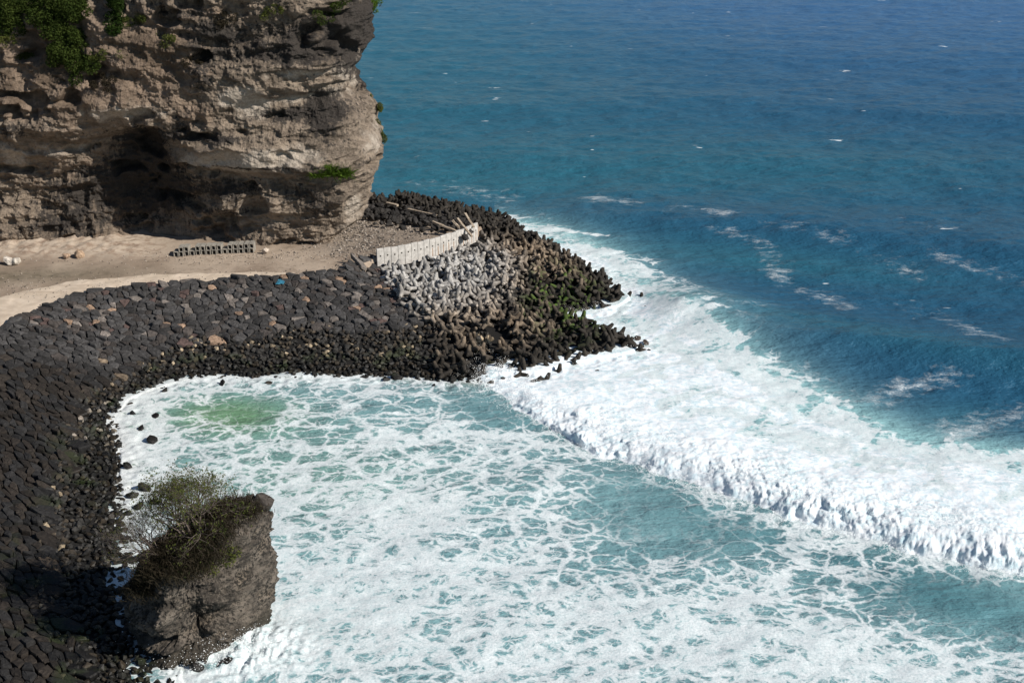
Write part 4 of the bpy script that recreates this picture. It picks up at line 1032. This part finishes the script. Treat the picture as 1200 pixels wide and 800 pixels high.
# ------------------------------------------------------------------ plants
def leaves(blobs, n, size, mat, name, parent, flat=.5, seed=0, origin=(0, 0, 0)):
    """leaf sized triangles/quads spread through lumpy volumes; blobs (x,y,z,rx,ry,rz)"""
    rs = np.random.RandomState(seed); B_ = np.array(blobs, float); wts = (B_[:, 3]*B_[:, 4]*B_[:, 5])**.67; wts /= wts.sum()
    idx = rs.choice(len(B_), n, p=wts); d = rs.normal(size=(n, 3)); d /= np.linalg.norm(d, axis=1)[:, None]
    rad = rs.uniform(.35, 1.08, n)**.6
    P_ = B_[idx, :3]+d*rad[:, None]*B_[idx, 3:6]
    keep_ = fbm3(P_[:, 0]*1.3, P_[:, 1]*1.3, P_[:, 2]*1.3, 3, seed+500) > -.30; P_ = P_[keep_]; n = len(P_)
    a = rs.normal(size=(n, 3)); a /= np.linalg.norm(a, axis=1)[:, None]; b = np.cross(a, rs.normal(size=(n, 3))); b /= np.linalg.norm(b, axis=1)[:, None]
    s_ = (size*rs.uniform(.6, 1.4, n))[:, None]
    V = np.stack([P_-a*s_, P_+b*s_*flat, P_+a*s_, P_-b*s_*flat], 1).reshape(-1, 3)-np.array(origin)
    F = np.arange(4*n).reshape(n, 4)
    return link(name, mesh_np(name, V, F, mat, False), parent)
def blades(P0, n, spread, h, mat, name, parent, seed, lean=(0, 0), w_=.05, origin=(0, 0, 0)):
    rs = np.random.RandomState(seed); pts = np.array(P0, float); base = pts[rs.randint(len(pts), size=n)]+rs.normal(size=(n, 3))*np.array([spread, spread, spread*.3])
    d = rs.normal(size=(n, 3))*.45+np.array([lean[0], lean[1], 1.0]); d /= np.linalg.norm(d, axis=1)[:, None]; hh = (h*rs.uniform(.5, 1.3, n))[:, None]
    sd = rs.normal(size=(n, 3)); sd[:, 2] = 0; sd /= np.linalg.norm(sd, axis=1)[:, None]
    t1 = base+d*hh*.6; t2 = base+d*hh+np.column_stack([d[:, 0], d[:, 1], -np.abs(d[:, 2])*.3])*hh*.3
    V = np.stack([base-sd*w_, base+sd*w_, t1+sd*w_*.7, t2, t1-sd*w_*.7], 1).reshape(-1, 3)-np.array(origin)
    return link(name, mesh_np(name, V, np.arange(5*n).reshape(n, 5), mat, False), parent)
def branches(root, n0, L0, r0, depth, bias, seed, mat, name, parent, origin, shrink=.72, spread=.55, kids=(2, 4)):
    r = random.Random(seed); mb = MB(); tips = []
    def grow(p, d, L, rad, k_):
        cur = np.array(p, float); dd = np.array(d, float)
        for s_ in range(2):
            dd = dd+np.array([r.gauss(0, .18), r.gauss(0, .18), r.gauss(0, .14)]); dd /= np.linalg.norm(dd)
            q = cur+dd*L/2; mb.tube(cur, q, rad, rad*.8, 5 if rad > .03 else 3, cap=False); cur = q; rad *= .8
            if k_ <= 2: tips.append(cur.copy())
        if k_ == 0: return
        for _ in range(r.randint(*kids)):
            nd_ = dd+np.array([r.gauss(0, spread), r.gauss(0, spread), r.gauss(0, spread*.7)])+np.array(bias)*.25; nd_ /= np.linalg.norm(nd_)
            grow(cur, nd_, L*shrink*r.uniform(.8, 1.2), rad*.7, k_-1)
    for _ in range(n0):
        d = np.array([r.gauss(0, .5), r.gauss(0, .4), .8])+np.array(bias); d /= np.linalg.norm(d)
        grow(np.array(root)+np.array([r.gauss(0, .5), r.gauss(0, .4), 0]), d, L0, r0, depth)
    o = link(name, mb.mesh(name, mat, True, origin), parent); return np.array(tips)
# leafless shrub with a few leaves leaning out from the stack
rp = stack_pt(232, 618)
t = empty('bare_shrub', rp); tag(t, 'twiggy grey shrub with few green leaves leaning left from the sea stack top', 'shrub')
tips = branches(rp+np.array([-.3, 0, -.5]), 34, 1.8, .09, 5, (-.42, .15, .55), 21, M['twig'], 'branches', t, rp, .70, .55)
def sprinkle(tips, n, size, mat, name, parent, seed, origin, flt=None):
    rs = np.random.RandomState(seed); T = tips if flt is None else tips[flt(tips)]
    P_ = T[rs.randint(len(T), size=n)]+rs.normal(size=(n, 3))*.12
    a = rs.normal(size=(n, 3)); a /= np.linalg.norm(a, axis=1)[:, None]; b = np.cross(a, rs.normal(size=(n, 3))); b /= np.linalg.norm(b, axis=1)[:, None]; s_ = (size*rs.uniform(.6, 1.4, n))[:, None]
    V = np.stack([P_-a*s_, P_+b*s_*.5, P_+a*s_, P_-b*s_*.5], 1).reshape(-1, 3)-np.array(origin)
    return link(name, mesh_np(name, V, np.arange(4*n).reshape(n, 4), mat, False), parent)
sprinkle(tips, 7000, .08, M['leaf_olive'], 'leaves', t, 3, rp)
rp2 = stack_pt(190, 650)
t = empty('dry_shrub', rp2); tag(t, 'leafless brown shrub hanging over the foam from the stack left flank', 'shrub')
tips2 = branches(rp2+np.array([-.2, .3, -.2]), 30, 1.5, .06, 4, (-.75, .3, .25), 33, M['twig'], 'branches', t, rp2, .74, .6)
sprinkle(tips2, 1500, .06, M['leaf_olive'], 'leaves', t, 5, rp2)
# brush blanket on the stack top
top_pts = [stack_pt(a, b) for a, b in [(205, 640), (220, 625), (235, 612), (250, 605), (262, 600), (275, 598), (285, 600), (240, 640), (225, 650), (200, 660), (255, 625), (190, 665), (178, 672), (210, 670), (225, 665), (170, 690), (240, 650)]]
o0 = top_pts[3]
t = empty('brush_mat', o0); tag(t, 'dark tangled brush blanketing the sloping top of the sea stack', 'brush')
blades(top_pts, 16000, .8, .8, M['dry'], 'dry_stems', t, 8, (-.15, -.1), .022, o0)
leaves([(*p_[:2], p_[2]+.15, 1.1, 1.0, .55) for p_ in top_pts], 6500, .085, M['leaf_dark'], 'foliage', t, .5, 9, o0)
gp = [stack_pt(a, b) for a, b in [(262, 640), (272, 645), (265, 655), (250, 650), (242, 660), (245, 668)]]
t = empty('green_bush', gp[0]); tag(t, 'small green bush hanging down the face of the sea stack', 'bush')
leaves([(*p_, .75, .5, .7) for p_ in gp], 1700, .08, M['leaf_olive'], 'foliage', t, .55, 12, gp[0])
branches(gp[0], 4, .5, .03, 2, (0, -.3, 0), 41, M['bark'], 'stem', t, gp[0])
# bushes and grass on the cliff
def edge_pt(py_):
    V = CL[6]; st = V[::3, ::3].reshape(-1, 3); a, b, dep = proj(st[:, 0], st[:, 1], st[:, 2]); w = np.where(np.abs(b-py_) < 3, a, -1e9); p = st[np.argmax(w)].copy(); p[0] -= .35; p[1] -= 1.5; return p
def cliff_bush(pxs, n, size, r_, mat, name, lb, cat, seed, stems=True, edge=False):
    pts = [(edge_pt(b) if edge else cliff_pt(a, b)) for a, b in pxs]; o_ = pts[0]; t = empty(name, o_); tag(t, lb, cat)
    rr = random.Random(seed); bl = []
    for p_ in pts:
        for _ in range(3): bl.append((p_[0]+rr.gauss(0, r_*.5), p_[1]-r_*.35+rr.gauss(0, r_*.2), p_[2]+rr.gauss(0, r_*.4), r_*rr.uniform(.5, .9), r_*rr.uniform(.5, .8), r_*rr.uniform(.4, .8)))
    leaves(bl, n, size, mat, 'foliage', t, .55, seed, o_)
    if stems: branches(np.array(o_)+np.array([0, .3, -.5]), 5, r_*.5, .06, 2, (0, -.5, .2), seed, M['bark'], 'stem', t, o_)
cliff_bush([(8, 5), (25, 8), (40, 4), (60, 5), (80, 8), (97, 5), (20, 25), (8, 28), (52, 25), (70, 25), (88, 22)], 26000, .14, 2.1, M['leaf'], 'bush', 'broad green bush spilling over the upper left cliff edge', 'bush', 61)
cliff_bush([(65, 40), (80, 42), (95, 45), (72, 55), (88, 58), (75, 68), (92, 70), (98, 82)], 15000, .13, 1.7, M['leaf'], 'bush', 'green bush hanging below the broad one on the upper left cliff', 'bush', 62)
cliff_bush([(140, 5), (142, 15), (140, 26), (138, 34)], 6500, .12, 1.4, M['leaf_dark'], 'bush', 'narrow dark green bush right of the broad bush at the cliff top', 'bush', 63)
cliff_bush([(192, 36), (200, 44), (192, 50)], 1400, .1, .9, M['leaf_olive'], 'bush', 'sparse olive bush on the bare slope in the upper cliff middle', 'bush', 64)
cliff_bush([(125, 62), (112, 66), (138, 64)], 900, .09, .8, M['leaf_olive'], 'bush', 'low sparse scrub right of the hanging green bush', 'bush', 65)
for a_, (px_, py_, lb_) in enumerate([(160, 22, 'dry brown scrub patch beside the narrow dark bush'), (225, 70, 'brown scrub under the overhang in the upper cliff middle'), (30, 62, 'dry scrub below the broad green bush at the far left'), (262, 22, 'dry scrub tuft on the upper cliff, right of the sparse bush'),
    (5, 45, 'brownish scrub at the extreme left cliff edge'), (120, 95, 'low dead scrub on the bare brown cliff slope'), (320, 8, 'brown scrub at the top of the cliff above the pale band')]):
    cliff_bush([(px_, py_), (px_+8, py_+3), (px_-6, py_+5)], 1700, .09, .85, M['dry' if a_ % 2 else 'leaf_olive'], 'scrub', lb_, 'scrub', 80+a_, False)
cliff_bush([(385, 16), (395, 8), (402, 2), (376, 22)], 2000, .1, .9, M['leaf'], 'bush', 'green tuft high on the cliff near its right edge', 'bush', 66)
cliff_bush([(440, 3), (442, 9)], 900, .1, .7, M['grass'], 'bush', 'bright green sprig at the top right corner of the cliff', 'bush', 67)
cliff_bush([(430, 98), (436, 112), (438, 125), (441, 138), (444, 150), (446, 156)], 6500, .1, .95, M['leaf_olive'], 'creeper', 'green creeper running down the right edge of the cliff', 'creeper', 68, False, True)
p_ = [cliff_pt(a, b) for a, b in [(372, 206), (380, 204), (388, 203), (396, 204), (403, 206)]]
t = empty('grass_tuft', p_[2]); tag(t, 'bright green grass tuft on the ledge of the lower right cliff', 'grass tuft')
blades(p_, 2600, .45, 1.5, M['grass'], 'blades', t, 70, (0, -.35), .04, p_[2])

# ------------------------------------------------------------------ light
EL, AZ = R(35), R(-25)         # sun bearing measured from +x towards +y
sd = Vector((math.cos(EL)*math.cos(AZ), math.cos(EL)*math.sin(AZ), math.sin(EL)))
sl = bpy.data.lights.new('sun', 'SUN'); so = bpy.data.objects.new('sun', sl); col.objects.link(so)
sl.energy = 5.0; sl.angle = R(.53); sl.color = (1, .94, .86); so.rotation_euler = sd.to_track_quat('Z', 'Y').to_euler(); so.location = (40, 60, 120)
wd = bpy.data.worlds.new('World'); sc.world = wd; wd.use_nodes = True; nt = wd.node_tree
sky = nt.nodes.new('ShaderNodeTexSky'); sky.sky_type = 'NISHITA'; sky.sun_disc = False; sky.sun_elevation = EL; sky.sun_rotation = math.pi/2-AZ
sky.altitude = 50; sky.air_density = 1.0; sky.dust_density = 0.0; sky.ozone_density = 2.0
nt.links.new(sky.outputs[0], nt.nodes['Background'].inputs[0]); nt.nodes['Background'].inputs[1].default_value = .066
sc.view_settings.view_transform = 'Standard'; sc.view_settings.look = 'None'; sc.view_settings.exposure = 0.26; sc.view_settings.gamma = 1
sc.render.engine = 'CYCLES'
